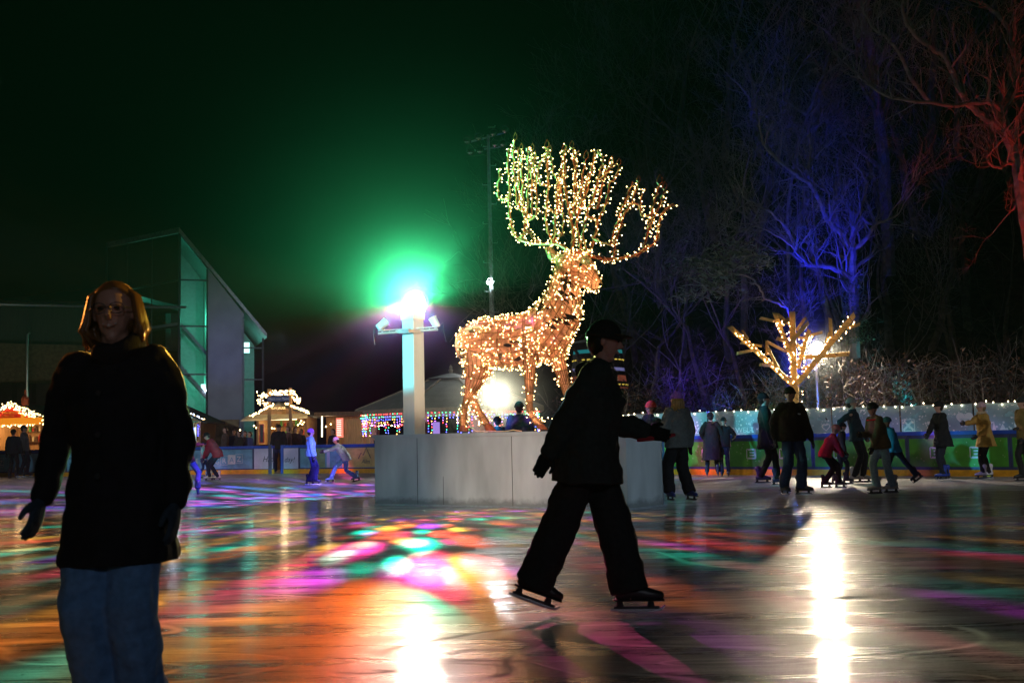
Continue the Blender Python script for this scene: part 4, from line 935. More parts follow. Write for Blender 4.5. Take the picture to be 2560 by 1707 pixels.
for k in range(8):
    a, b = po[k], po[(k+1) % 8]
    if (a+b).y/2 > gc.y + .5: continue
    d = (b-a).normalized(); L = (b-a).length; nn = Vector((d.y, -d.x, 0))
    m_.fbox(a, d, nn, ZUP, .09, L-.09, -.02, .02, ze-.32, ze-.12)
    for s_ in (0, 1):
        for i in range(8):      # arch-cut side boards
            x_ = (.09 + i*.075); zz = .92 + (ze-.32-.92)*(math.sin(min(1, i/7)*1.57))**2.2
            if s_: x_ = L - x_ - .075
            m_.fbox(a, d, nn, ZUP, x_, x_+.074, -.02, .02, zz-.0, ze-.321)
    m_.fbox(a, d, nn, ZUP, .09, L-.09, -.03, .03, .1, .88)
m_.build('side_panel', pink_w, gz)
cols_ = [emis('bulb_red', (1, .06, .05), 14), emis('bulb_green', (.05, 1, .35), 10), emis('bulb_blue', (.08, .10, 1), 16), emis('bulb_amber', (1, .5, .10), 14), emis('bulb_violet', (.5, .15, 1), 12)]
m_ = MB(); rr = random.Random(9); oi = octo(GR-.2, 0)
for k in range(8):
    a, b = oi[k], oi[(k+1) % 8]
    if (a+b).y/2 > gc.y + 1: continue
    n_ = 21
    for i in range(n_):
        q = a.lerp(b, (i+.5)/n_); dr = rr.choice((.25, .55, .75, .45, .85)); z = ze-.18; j = 0
        m_.tube([q+ZUP*(ze-.1), q+ZUP*(ze-.2-dr)], .004, 3, 5, False)
        while z > ze-.2-dr: m_.octa(q + Vector((rr.uniform(-.02, .02), -.02, z)), .018, (j*1 + rr.choice((0, 0, 1))) % 5 if j else rr.choice((0, 0, 1))); z -= rr.uniform(.085, .12); j += 1
m_.build('icicle_lights', cols_ + [cable_m], label='curtain of red green blue and amber bulbs round the gazebo eave', cat='string lights')
m_ = MB()
for i in range(16): m_.octa(at(930 + i*8.2, 1063 + 2.5*math.sin(i*1.1), 39.4), .026, i % 4)
for i in range(14): m_.octa(at(1370 + i*11, 1044 + 3*math.sin(i*1.7), 38), .024, 3 if i % 3 else 0)
m_.build('fairy_lights', [fw, cols_[0], fw, fw], label='low string of warm bulbs across the gazebo opening', cat='string lights')
lamp('gazebo_light', 'POINT', gc + Vector((-.6, -1.5, 1.9)), 26, (.75, .35, 1), .15)
lamp('gazebo_light', 'POINT', gc + Vector((-1.6, -4.4, 1.0)), 10, (1, .55, .75), .15)
# small lit box and fir in the gazebo
m_ = MB(); q = at(1083, 1078, 39.0); m_.box(q.x-.01, q.x+.22, 39, 39.3, 0, at(1083, 1055, 39).z); m_.build('light_box', emis('box_violet', (.45, .30, .9), .8), label='violet lit box standing in the gazebo', cat='light box')
def fir(px, py_top, Y, h_, r_, lab):
    q = at(px, py_top, Y); b = Vector((q.x, Y, q.z - h_)); t = thing('fir_tree', b, lab, 'fir tree'); m_ = MB(); rr = random.Random(px)
    for i in range(420):
        f = rr.random()**.7; an = rr.random()*6.28; rad = r_*(1-f)*rr.uniform(.5, 1.05); p_ = b + Vector((rad*math.cos(an), rad*math.sin(an), f*h_)); d = Vector((math.cos(an), math.sin(an), -.4))
        s_ = d.cross(ZUP).normalized()*.03; m_.quad(p_-d*.07-s_, p_-d*.07+s_, p_+d*.07+s_*.3, p_+d*.07-s_*.3)
    m_.build('crown', mat('fir_green', (.02, .05, .03), .8), t); m_ = MB(); m_.tube([b, b+ZUP*h_*.9], [.03, .008], 5); m_.build('trunk', dwood, t)
fir(1126, 1046, 39.2, 1.3, .3, 'little dark fir with coloured bulbs in front of the gazebo wall')
# striped amusement tower
tc_ = at(1500, 1080, 43); tc_.z = 0
tw = thing('striped_tower', tc_, 'round funfair tower with lit teal, lilac and rust bands behind the dark skater', 'tower')
zs = lambda y: Zat(1490, y, 43)
def rad(z): return .95 + .06*max(0, 5-z)**1.75
segs = [(860, 877, 'k'), (877, 886, 't'), (886, 922, 'k'), (922, 930, 'l'), (930, 941, 'k'), (941, 956, 'r'), (956, 970, 'k'), (970, 974, 'r'), (974, 1012, 'k'), (1012, 1015, 'r'), (1015, 1100, 'k')]
mk = {'k': mat('tower_dark', (.05, .045, .04), .7), 't': emis('tower_teal', (.02, .25, .27), .55), 'l': emis('tower_lilac', (.22, .22, .5), .55), 'r': emis('tower_rust', (.35, .09, .05), .38)}
for k in 'ktlr':
    m_ = MB()
    for (ya, yb, c) in segs:
        if c == k: z0, z1 = zs(yb), zs(ya); m_.tube([tc_+ZUP*z0, tc_+ZUP*z1], [rad(z0), rad(z1)], 28, 0, caps=(c == 'k'))
    m_.build('tower_band', mk[k], tw)
m_ = MB()
for yy in (902, 964, 1034):
    for i in range(28):
        z = zs(yy); an = i*2*math.pi/28; q = tc_ + Vector((math.cos(an), math.sin(an), 0))*(rad(z)+.01) + ZUP*z; tt = Vector((-math.sin(an), math.cos(an), 0)); m_.fbox(q, tt, Vector((math.cos(an), math.sin(an), 0)), ZUP, -.065, .065, 0, .015, -.02, .02)
m_.build('marker_light', emis('dash_yellow', (.9, .65, .1), .8), tw)
m_ = MB(); m_.tube([tc_+ZUP*zs(860), tc_+ZUP*zs(842)], [1.25, .2], 20); m_.build('tower_roof', roof_m, tw)

# ================================================================== LAMPS ON POLES
def floodlight(p, pole_to, glow, lab, r=.14, s=30):
    t = thing('floodlight', Vector((p.x, p.y, pole_to)), lab, 'floodlight')
    m_ = MB(); m_.tube([Vector((p.x, p.y+.12, pole_to)), Vector((p.x, p.y+.12, p.z+.05))], .05, 8); m_.build('pole', metal, t)
    m_ = MB(); m_.tube([p + Vector((0, .15, .02)), p + Vector((0, .05, 0)), p + Vector((0, -.02, -.01))], [.08, r, r*1.1], 16); m_.build('housing', black, t)
    m_ = MB(); m_.tube([p + Vector((0, -.03, -.01)), p + Vector((0, -.05, -.01))], [r, r*.95], 16); m_.build('lens', emis('flood_lens', glow, s, False), t)
floodlight(TREE_LAMP, 0, (1, .92, .78), 'blazing white floodlight beside the wooden light tree', .17, 90)
floodlight(DEER_LAMP, 0, (1, .93, .70), 'glaring floodlight seen between the legs of the deer', .22, 60)
t = thing('light_mast', Vector((POLE_LAMP.x+.06, 46.2, 0)), 'tall thin floodlight mast rising behind the deer', 'light mast')
q = at(1216, 338, 46.2); b0 = Vector((POLE_LAMP.x+.05, 46.2, 0)); m_ = MB(); m_.tube([b0, b0 + ZUP*(POLE_LAMP.z-.1), Vector((b0.x, 46.2, q.z))], [.14, .11, .07], 10)
for k in range(12):
    z = POLE_LAMP.z - .4 - k*.9 if k < 4 else POLE_LAMP.z + (k-3)*.85; sx = 1 if k % 2 else -1; m_.tube([Vector((b0.x, 46.1, z)), Vector((b0.x+sx*.3, 46.1, z)), Vector((b0.x+sx*.3, 46.1, z+.08))], .02, 4)
m_.build('pole', mat('galvanised', (.45, .5, .52), .5, .3), t)
m_ = MB(); m_.tube([POLE_LAMP + Vector((0, .1, .1)), POLE_LAMP + Vector((0, -.03, 0))], [.08, .16], 12); hs = m_.build('lamp_head', black, t)
m_ = MB(); m_.tube([POLE_LAMP + Vector((0, -.04, 0)), POLE_LAMP + Vector((0, -.06, 0))], .15, 12); m_.build('lens', emis('mast_lens', (.85, .95, 1), 60, False), hs)
m_ = MB(); m_.tube([at(1172, 356, 46.2), at(1262, 332, 46.2)], .04, 6); m_.tube([at(1178, 378, 46.2), at(1258, 366, 46.2)], .04, 6); m_.build('cross_arm', metal, t)
chrome = mat('reflector', (.8, .8, .8), .15, 1.0)
for (x, y) in ((1233, 331), (1262, 323), (1196, 341), (1168, 350), (1238, 358), (1257, 357), (1200, 374), (1176, 377)):
    c = at(x, y, 46); m_ = MB(); m_.tube([c + Vector((0, .25, .05)), c + Vector((0, .1, 0)), c + Vector((0, -.05, -.03))], [.06, .15, .19], 12)
    f_ = m_.build('flood_lamp', black, t); m_ = MB(); m_.ell(c + Vector((0, -.02, -.03)), Vector((.17, 0, 0)), Vector((0, .09, 0)), Vector((0, 0, .17)), 12, 8); m_.build('lens', chrome, f_)
# blue uplighter
t = thing('blue_spotlight', BLUE, 'small blue spotlight shining up at the trees behind the man in jeans', 'spotlight')
m_ = MB(); d = (at(1950, 560, 44)-BLUE).normalized(); m_.tube([BLUE - d*.3, BLUE - d*.05], [.07, .09], 12); m_.tube([BLUE - d*.2, Vector((BLUE.x, BLUE.y, 0))], .03, 6); hs = m_.build('housing', black, t)
m_ = MB(); m_.tube([BLUE - d*.045, BLUE - d*.035], .085, 12); m_.sph(BLUE + Vector((.02, -.12, .0)), .05, 8, 6); m_.build('lens', emis('blue_lens', (.05, .25, 1), 45, False), hs)

# ================================================================== GLASS STAIR BUILDING AND HALL
YB = 60.0
conc = mat('concrete', (.28, .29, .31), .75, var=.12, scale=1.2, bump=.05); mull = mat('mullion', (.03, .035, .04), .5); inner = mat('inner_plaster', (.42, .47, .45), .8, var=.1)
def glass_m():
    m = bpy.data.materials.new('pane_glass'); m.use_nodes = True; t = m.node_tree; t.nodes.clear(); N = t.nodes.new; K = t.links.new
    o = N('ShaderNodeOutputMaterial'); tr = N('ShaderNodeBsdfTransparent'); gl = N('ShaderNodeBsdfGlossy'); gl.inputs['Roughness'].default_value = .03; tr.inputs[0].default_value = (.75, .88, .85, 1)
    fr = N('ShaderNodeFresnel'); fr.inputs[0].default_value = 1.5; mx = N('ShaderNodeMixShader'); K(fr.outputs[0], mx.inputs[0]); K(tr.outputs[0], mx.inputs[1]); K(gl.outputs[0], mx.inputs[2]); K(mx.outputs[0], o.inputs[0]); return m
glz = glass_m()
def P2(px, py, Y): return at(px, py, Y)
k0 = P2(447, 1100, YB); k0.z = 0; k1 = P2(658, 1100, YB+1.5); k1.z = 0; kL = P2(262, 1100, 65); kL.z = 0
uu = (k1-k0).normalized(); nn = Vector((-uu.y, uu.x, 0)); ul = (kL-k0).normalized()
zc = P2(447, 583, YB).z; zr = P2(658, 845, YB+1.5).z; zl = P2(262, 619, 65).z
def xs(px): return (P2(px, 1000, YB+.7) - P2(447, 1000, YB)).x / uu.x
W1 = (k1-k0).length; xa, xb = xs(522), xs(605); zt = lambda s: zc + (zr-zc)*s/W1
bl = thing('stair_building', k0, 'sharp gabled concrete and glass stair building glowing teal inside', 'building')
dk = 7.0; bkL = kL + nn*1.0; 
m_ = MB()   # concrete slab wall
m_.prism([k0+uu*xa, k0+uu*xb, k0+uu*xb+ZUP*zt(xb), k0+uu*xa+ZUP*zt(xa)], nn*.3); m_.build('wall', conc, bl)
m_ = MB()
e0 = k0+ZUP*(zc+.02); e1 = k1+ZUP*(zr+.02); eL = kL+ZUP*zl
m_.prism([e0-uu*.05-nn*.2, e1+uu*.2-nn*.2, e1+uu*.2-nn*.2+ZUP*.25, e0-uu*.05-nn*.2+ZUP*.28], nn*dk)
m_.prism([e0-nn*.2, eL-nn*.2, eL-nn*.2+ZUP*.3, e0-nn*.2+ZUP*.28], nn*1.4)
m_.build('roof', mat('roof_zinc', (.35, .36, .36), .5, .3), bl)
m_ = MB()   # back wall, floors, flights
b0_ = k0+nn*5; bL_ = kL+nn*2.5
m_.prism([b0_, k1+nn*5, k1+nn*5+ZUP*zr, b0_+ZUP*zc], nn*.2); m_.prism([bL_, b0_-uu*.01, b0_-uu*.01+ZUP*(zc-.1), bL_+ZUP*(zl-.1)], nn*.2)
m_.prism([k0+uu*xb, k0+uu*xb+nn*5, k0+uu*xb+nn*5+ZUP*(zt(xb)-.1), k0+uu*xb+ZUP*(zt(xb)-.1)], uu*-.15)
m_.prism([k0+uu*(xa-.0)+nn*.35, k0+uu*xa+nn*5, k0+uu*xa+nn*5+ZUP*(zt(xa)-.2), k0+uu*xa+nn*.35+ZUP*(zt(xa)-.2)], uu*.15)
m_.build('inner_wall', inner, bl)
m_ = MB()
for i, z in enumerate((2.6, 5.2, 7.6)):
    m_.prism([k0+ul*.1+ZUP*z, k0+ul*5+ZUP*z, k0+ul*5+nn*2.4+ZUP*z, k0+uu*.6+nn*4.5+ZUP*z], ZUP*.22)
    m_.prism([k0+uu*.1+nn*1.0+ZUP*(z+.1), k0+uu*xa+nn*1.0+ZUP*(z-1.6), k0+uu*xa+nn*2.6+ZUP*(z-1.6), k0+uu*.1+nn*2.6+ZUP*(z+.1)], ZUP*.25)
    m_.prism([k0+ul*4+nn*.4+ZUP*(z+.2), k0+ul*.6+nn*.4+ZUP*(z+2.2), k0+ul*.6+nn*1.6+ZUP*(z+2.2), k0+ul*4+nn*1.6+ZUP*(z+.2)], ZUP*.2)
m_.prism([k0+ul*1.2+nn*1.5+ZUP*7.5, k0+ul*3.6+nn*1.5+ZUP*7.5, k0+ul*3.6+nn*1.5+ZUP*(zl-.6), k0+ul*1.2+nn*1.5+ZUP*10.5], nn*.2)
m_.build('stair_flight', inner, bl)
m_ = MB()
for z in (2.2, 4.9, 7.6, 8.9 if 0 else 10.2):
    m_.beam(k0+ZUP*z-nn*.03, k0+uu*xa+ZUP*min(z, zt(xa)), .07, .09); m_.beam(k0+ZUP*z-nn*.03, kL+ZUP*z-nn*.03, .07, .09)
for z in (2.4, 4.6, 6.4):
    if z < zr+1: m_.beam(k0+uu*xb+ZUP*z-nn*.02, k1+ZUP*min(z, zr)-nn*.02, .07, .08)
m_.beam(k0-nn*.03, k0+ZUP*zc-nn*.03, .12, .12); m_.beam(k1-nn*.02, k1+ZUP*zr, .1, .1); m_.beam(k0+uu*(xa-.06), k0+uu*(xa-.06)+ZUP*zt(xa), .08, .08); m_.beam(kL, kL+ZUP*zl, .1, .1)
for f_ in (.36, .7): m_.beam(k0.lerp(kL, f_), k0.lerp(kL, f_)+ZUP*(zc+(zl-zc)*f_), .06, .06)
m_.beam(k0+ZUP*zc-nn*.03, k0+uu*xa+ZUP*zt(xa)-nn*.03, .10, .1)
m_.build('window_frame', mull, bl)
m_ = MB(); m_.quad(k0, k0+uu*(xa-.1), k0+uu*(xa-.1)+ZUP*zt(xa), k0+ZUP*zc); m_.quad(k0, kL, kL+ZUP*zl, k0+ZUP*zc); m_.quad(k0+uu*(xb+.02), k1, k1+ZUP*zr, k0+uu*(xb+.02)+ZUP*zt(xb)); m_.build('glazing', glz, bl)
m_ = MB(); q = P2(415, 970, 62.5); m_.box(q.x-.22, q.x+.22, 62.4, 62.6, q.z-.09, q.z+.12); q2 = P2(616, 867, 63); m_.box(q2.x-.16, q2.x+.16, 62.9, 63.1, q2.z-.35, q2.z+.25); q3 = P2(508, 970, 62.5); m_.box(q3.x-.1, q3.x+.1, 62.4, 62.6, q3.z-.22, q3.z+.22)
m_.build('wall_lamp', emis('teal_lamp', (.50, 1, .9), 3.0), bl)
TEAL = (.10, 1, .66)
lamp('stair_light', 'POINT', k0+uu*1.0+nn*3.2+ZUP*4.4, 50, TEAL, .2); lamp('stair_light', 'POINT', k0+ul*1.0+nn*1.2+ZUP*1.8, 70, TEAL, .2)
lamp('stair_light', 'POINT', k0+uu*1.0+nn*2.2+ZUP*8.2, 80, TEAL, .2); lamp('stair_light', 'POINT', k0+ul*3.4+nn*1.4+ZUP*9.9, 170, TEAL, .2)
lamp('stair_light', 'POINT', k0+uu*(xb+.5)+nn*2.0+ZUP*5.9, 45, (.15, 1, .8), .15); lamp('stair_light', 'POINT', k0+uu*(xb+.6)+nn*2.5+ZUP*2.5, 12, TEAL, .15)
lamp('wall_wash', 'SPOT', k0+uu*3+Vector((0, -9, 1)), 500, (.10, .15, 1), .1, k0+uu*2.6+ZUP*6.3, 26, 1)
lamp('wall_wash', 'SPOT', k0+Vector((10, -20, 5)), 3500, (.65, .75, 1), .2, k0+uu*3+ZUP*5, 36, 1)
# long hall to the left of it
hl = thing('sports_hall', at(100, 1100, 58), 'long dark hall with sloping roof and pale ground floor', 'building')
a = at(-120, 1100, 56); b = at(258, 1100, 60); z1 = at(60, 860, 58).z; z2 = at(60, 768, 58).z
m_ = MB(); m_.prism([Vector((a.x, 56, 0)), Vector((b.x, 60, 0)), Vector((b.x, 60, z1)), Vector((a.x, 56, z1))], Vector((0, .3, 0))); m_.build('wall', mat('hall_plaster', (.20, .16, .11), .85, var=.25), hl)
m_ = MB(); m_.prism([Vector((a.x, 57, z1)), Vector((b.x, 61, z1)), Vector((b.x, 61, z2+.2)), Vector((a.x, 57, z2+.2))], Vector((0, .3, 0)));  m_.build('upper_wall', mat('hall_cladding', (.06, .08, .08), .6, stretch=(8, 8, .2)), hl)
m_ = MB(); zt_ = at(240, 700, 62).z; m_.prism([Vector((a.x, 55.6, z2-.1)), Vector((b.x, 59.6, z2+.1)), Vector((b.x-.5, 72, zt_+1.4)), Vector((a.x, 68, zt_-1.2))], ZUP*.3); m_.build('roof', mat('hall_roof', (.06, .065, .065), .5, stretch=(.3, 6, 1)), hl)
m_ = MB(); m_.tube([Vector((a.x, 55.3, z2-.02)), Vector((b.x, 59.3, z2+.12)), at(466, 768, 59.4)], [.12, .12, .07], 8); m_.build('gutter', metal, hl)
for x in (4, 48, 92, 120):
    q = at(x, 900, 56.8); m_ = MB(); m_.box(q.x, q.x+.75, 56+(q.x-a.x)*.2-.0, 56.6+(q.x-a.x)*.2, .6, 4.4); m_.build('window', black, hl)
m_ = MB(); m_.tube([at(67, 980, 52), at(68, 836, 52), at(75, 832, 52)], .06, 6); m_.tube([at(68, 980, 52), Vector((at(68, 980, 52).x, 52, 0))], .06, 6); m_.build('down_pipe', metal, label='slim grey pipe rising above the red stall', cat='pipe')
lamp('hall_light', 'SPOT', at(60, 1000, 48), 120, (1, .75, .5), .2, at(20, 940, 57), 70, 1)
lamp('hall_light', 'SPOT', at(150, 1040, 48), 70, (.3, .9, .8), .2, at(130, 760, 58), 70, 1)

# ================================================================== WOODEN LIGHT TREE
YT = 29.2
lt_ = thing('wooden_light_tree', Vector((at(1990, 1100, YT).x, YT, 0)), 'tree built of squared timber beams with warm bulbs', 'light tree')
def tp_(cx, cy, dy=0): return at(1780 + cx/5.6, 740 + cy/5.6, YT + dy)
fresh = mat('fresh_timber', (.62, .38, .12), .65, var=.18, scale=8, stretch=(1, 1, 1), bump=.1)
beams = [((1170, 2600, 0), (1160, 1260, 0), .20), ((1150, 1270, .0), (1122, 220, .05), .165),
 ((1130, 1240, -.05), (260, 440, -.5), .135), ((1190, 1230, -.05), (1985, 270, -.6), .135), ((1150, 960, -.1), (885, 250, -.5), .125), ((1200, 1000, -.1), (1355, 495, .3), .115),
 ((560, 760, -.35), (365, 800, -.7), .08), ((700, 700, -.4), (410, 655, -.2), .07), ((770, 820, -.3), (770, 640, -.2), .075), ((770, 640, -.25), (1020, 770, -.1), .075), ((960, 1080, -.2), (780, 720, -.4), .08),
 ((840, 975, -.2), (685, 960, -.7), .08), ((500, 600, -.4), (430, 490, -.1), .06), ((870, 350, -.45), (690, 310, -.2), .08), ((1080, 390, .05), (930, 265, .4), .09), ((970, 430, -.4), (1060, 320, -.1), .075),
 ((1190, 470, .0), (1305, 310, -.3), .08), ((1075, 680, -.35), (1345, 380, -.5), .10), ((1000, 620, -.3), (930, 600, -.5), .10), ((1240, 740, .1), (1190, 680, .0), .08),
 ((1365, 550, .3), (1525, 510, .5), .075), ((1330, 590, .2), (1225, 580, .3), .07), ((1250, 860, .1), (1900, 810, .1), .115), ((1670, 610, -.4), (1655, 325, -.3), .095), ((1600, 650, -.35), (1640, 540, -.5), .09), ((1900, 450, -.6), (2055, 395, -.4), .075), ((1480, 930, -.3), (1270, 1010, 0), .06)]
m_ = MB()
for i, (p_, q_, wd) in enumerate(beams):
    m_.beam(tp_(*p_), tp_(*q_), wd*.98, wd*.8*(1+.01*i), 0, Vector((.3, 1, .1)), skew=wd*.5 if i > 1 else 0)
m_.build('trunk', fresh, lt_)
m_ = MB(); rr = random.Random(4); sgs = []
for i, (k, f0, f1, n_) in enumerate(((1, .1, .9, 18), (2, .02, .9, 34), (3, .05, .97, 34), (4, .0, .9, 30), (5, .05, .95, 22), (0, .85, .99, 5))):
    p_, q_, wd = beams[k]; A_, B_ = tp_(*p_), tp_(*q_); w_ = []
    for j in range(n_):
        f_ = f0+(f1-f0)*(j+rr.random()*.7)/n_; an = rr.choice((-.75, .75)); c = A_.lerp(B_, f_) + Vector((wd*an, -wd*.62, -wd*an*.5)); w_.append(c); m_.octa(c + Vector((rr.uniform(-.02, .02), -.02, rr.uniform(-.03, .03))), .015, 1)
    m_.tube(w_, .006, 3, 0, False)
m_.build('fairy_lights', [cable_m, bulb_m], lt_)
# ================================================================== TREES ON THE HILL
bark = [mat('bark', c, .85, var=.4, scale=5, bump=.6) for c in ((.16, .12, .10), (.11, .085, .07), (.20, .17, .15))]
twig_m = [mat('twig', c, .85, var=.3) for c in ((.17, .12, .11), (.13, .09, .08), (.20, .17, .15))]
TR = random.Random(11)
def rv(s=1): return Vector((TR.uniform(-s, s), TR.uniform(-s, s), TR.uniform(-s, s)))
def grow(tm, cm, p, d, L, r, lev, up=.12, spread=.75, minr=.006):
    n = 4 if lev > 1 else 3
    pts_ = [p]; rs = [r]; q = p
    for i in range(n):
        d = (d + rv(.24) + ZUP*up*.5).normalized(); q = q + d*(L/n); pts_.append(q); rs.append(max(minr, r*(1-.55*(i+1)/n)))
    (tm if lev >= 4 else cm).tube(pts_, rs, 7 if lev >= 5 else (5 if lev >= 4 else 3), 0, False)
    if lev <= 0: return
    k = TR.choice((2, 3, 3)) if lev > 1 else TR.choice((2, 3, 4))
    for j in range(k):
        i = TR.randint(1, n) if j else n
        s = rv(1); s = (s - d*s.dot(d)).normalized()
        nd = (d*(1-.15*j) + s*spread*TR.uniform(.5, 1.15)).normalized()
        grow(tm, cm, pts_[i], nd, L*TR.uniform(.60, .84), rs[i]*TR.uniform(.55, .75), lev-1, up, spread, minr)
def tree_proto(i, lev=6, h_=4.4, r=.17, spread=.7, up=.15):
    t = thing('bare_tree', (0, 0, 0), 'x', 'tree', 'bare trees on the dark slope'); tm, cm = MB(), MB()
    grow(tm, cm, Vector((0, 0, -.3)), Vector((TR.uniform(-.15, .15), TR.uniform(-.15, .15), 1)).normalized(), h_, r, lev, up, spread)
    tm.build('trunk', bark[i % 3], t); cm.build('crown', twig_m[i % 3], t); return t
protos = [tree_proto(0), tree_proto(1, 6, 5.2, .2, .6, .2), tree_proto(2, 6, 3.8, .14, .85, .1), tree_proto(0, 6, 4.8, .16, .65, .25), tree_proto(1, 5, 3.0, .08, .8, .2)]
used_p = set()
feat = ['slender', 'leaning', 'wide crowned', 'forked', 'thin stemmed', 'dense twigged', 'straight', 'ragged']
def put_tree(pi, px, Y, s, rot, label, dz=0):
    o = protos[pi]
    if pi in used_p: o = copy_tree(o)
    used_p.add(pi)
    x = at(px, 1000, Y).x; o.location = (x, Y, hz(x, Y)+dz); o.rotation_euler = (TR.uniform(-.06, .06), TR.uniform(-.06, .06), rot); o.scale = (s, s, s); o['label'] = label
spots = []
k = 0
where = {0: 'above the antlers', 1: 'behind the wooden light tree', 2: 'above the winter banners', 3: 'at the dark edge of the wood', 4: 'beside the blue lit trunk', 5: 'close to the red lit tree'}
for row, (Y, n_, s0) in enumerate(((35.5, 9, .55), (39, 10, .85), (44, 11, 1.05), (50, 11, 1.25), (57, 10, 1.35))):
    for i in range(n_):
        px = 1400 + (1230 if row > 1 else 1150)*(i + TR.uniform(.1, .9))/n_ + (130 if row == 0 else 0)
        if row >= 3 and px < 1500: px += 160
        zone = 'over the far boards' if px < 1650 else ('left of the wooden light tree' if px < 1900 else ('behind the wooden light tree' if px < 2150 else ('right of the blue lit trunk' if px < 2380 else 'next to the red lit tree')))
        rown = ['at the foot of the slope', 'low on the slope', 'half way up the slope', 'high on the slope', 'on the crest'][row]
        put_tree(TR.choice((0, 1, 2, 3)) if row else TR.choice((4, 4, 2)), px, Y + TR.uniform(-1.2, 1.2), s0*TR.uniform(.85, 1.2), TR.random()*6.28, '%s bare tree %s, %s' % (feat[(k*3+row) % 8], rown, zone)); k += 1

def traced(label, Y, main, K, off, mi, r0, lev=3, twl=1.3, dens=1.0, cat='tree'):
    """main: list of (radius0, radius1, depth0, depth1, [(cx, cy)...]) in crop px; K scale, off origin"""
    b = main[0][4][0]; base = at(off[0]+b[0]/K, off[1]+b[1]/K, Y); t = thing('bare_tree', base, label, cat, 'coloured lit trees'); tm, cm = MB(), MB()
    for (ra, rb, d0, d1, pts_) in main:
        P_ = [at(off[0]+x/K, off[1]+y/K, Y + d0 + (d1-d0)*i/max(1, len(pts_)-1)) for i, (x, y) in enumerate(pts_)]
        S = [Vector(q) for q in smooth_st([tuple(q) for q in P_], 4)]; n = len(S)
        for i in range(1, n-1): S[i] = S[i] + rv(.025)
        rs = [ra + (rb-ra)*i/(n-1) for i in range(n)]; tm.tube(S, rs, 8, 0, False)
        for i in range(2, n):
            if TR.random() < (.28 + .5*i/n)*dens:
                d = (S[i]-S[i-1]).normalized(); s = rv(1); s = (s - d*s.dot(d)).normalized()
                grow(tm, cm, S[i], (d*.6+s*.8+ZUP*.15).normalized(), twl*TR.uniform(.6, 1.2), rs[i]*.5, lev, .15, .7, .005)
        grow(tm, cm, S[-1], (S[-1]-S[-2]).normalized(), twl, rs[-1]*.9, lev, .15, .7, .005)
    tm.build('trunk', bark[mi], t); cm.build('crown', twig_m[mi], t); return t
K_, O_ = 1.742, (1650, 0)
traced('blue lit bare tree forking above the wooden light tree', 33.5, [
 (.17, .13, 0, 0, [(850, 1560), (845, 1400), (842, 1300), (840, 1210), (838, 1120), (835, 1080)]),
 (.10, .035, 0, -.6, [(835, 1090), (800, 1030), (740, 970), (700, 890), (660, 810), (590, 760), (520, 700), (460, 640), (430, 540)]),
 (.08, .02, 0, .5, [(660, 815), (640, 760), (655, 680), (650, 600), (658, 540)]),
 (.09, .03, 0, .4, [(838, 1080), (838, 960), (820, 900), (770, 860), (700, 820)]),
 (.08, .02, 0, .6, [(845, 970), (880, 880), (900, 800), (870, 740), (830, 700)]),
 (.08, .03, 0, -.3, [(840, 1085), (900, 1040), (935, 980), (990, 960), (1040, 930)]),
 (.05, .02, 0, -.3, [(935, 980), (880, 950), (870, 880)]),
 (.09, .03, 0, -1, [(832, 1210), (780, 1180), (720, 1160), (650, 1155), (610, 1110), (580, 1050), (545, 990), (500, 940), (440, 900), (380, 870)]),
 (.04, .02, -.5, -1.2, [(650, 1160), (600, 1110), (560, 1060), (480, 1010), (400, 985), (300, 1040)]),
 (.04, .015, -.5, -.5, [(690, 1160), (670, 1100), (665, 1050)]),
 (.04, .015, -.5, -.6, [(620, 1140), (560, 1100), (500, 1090)])], K_, O_, 2, .15, 3, 1.0, 1.0)
traced('tall dark trunk washed deep blue beside the red lit tree', 41, [
 (.24, .18, 0, 0, [(1000, 1200), (985, 900), (975, 700), (955, 520), (935, 400), (920, 270), (905, 150), (880, 40), (860, -90)]),
 (.08, .03, 0, -1, [(920, 270), (800, 200), (700, 120)]), (.08, .03, 0, -1, [(935, 380), (1010, 260), (1060, 180)])], K_, O_, 0, .2, 4, 1.6, .6)
traced('thin forked tree in deep blue light high above the banners', 40, [
 (.07, .04, 0, 0, [(560, 1300), (560, 900), (600, 640), (650, 480), (700, 350), (780, 280)]),
 (.05, .02, 0, .3, [(640, 500), (560, 430), (610, 290), (700, 200)]), (.05, .02, 0, .3, [(540, 460), (535, 380), (545, 290), (560, 250)]), (.05, .02, 0, -.3, [(400, 520), (385, 430), (360, 390), (300, 330)]),
 (.03, .02, 0, -.3, [(470, 510), (400, 485), (385, 500)])], K_, O_, 2, .1, 4, 1.3, .8)
traced('blue leafy sapling arching behind the wooden light tree', 31.5, [
 (.035, .03, 0, 0, [(570, 1500), (565, 1370), (530, 1330), (460, 1300), (430, 1250), (380, 1200), (300, 1190)])], K_, O_, 2, .1, 2, .6, .6)
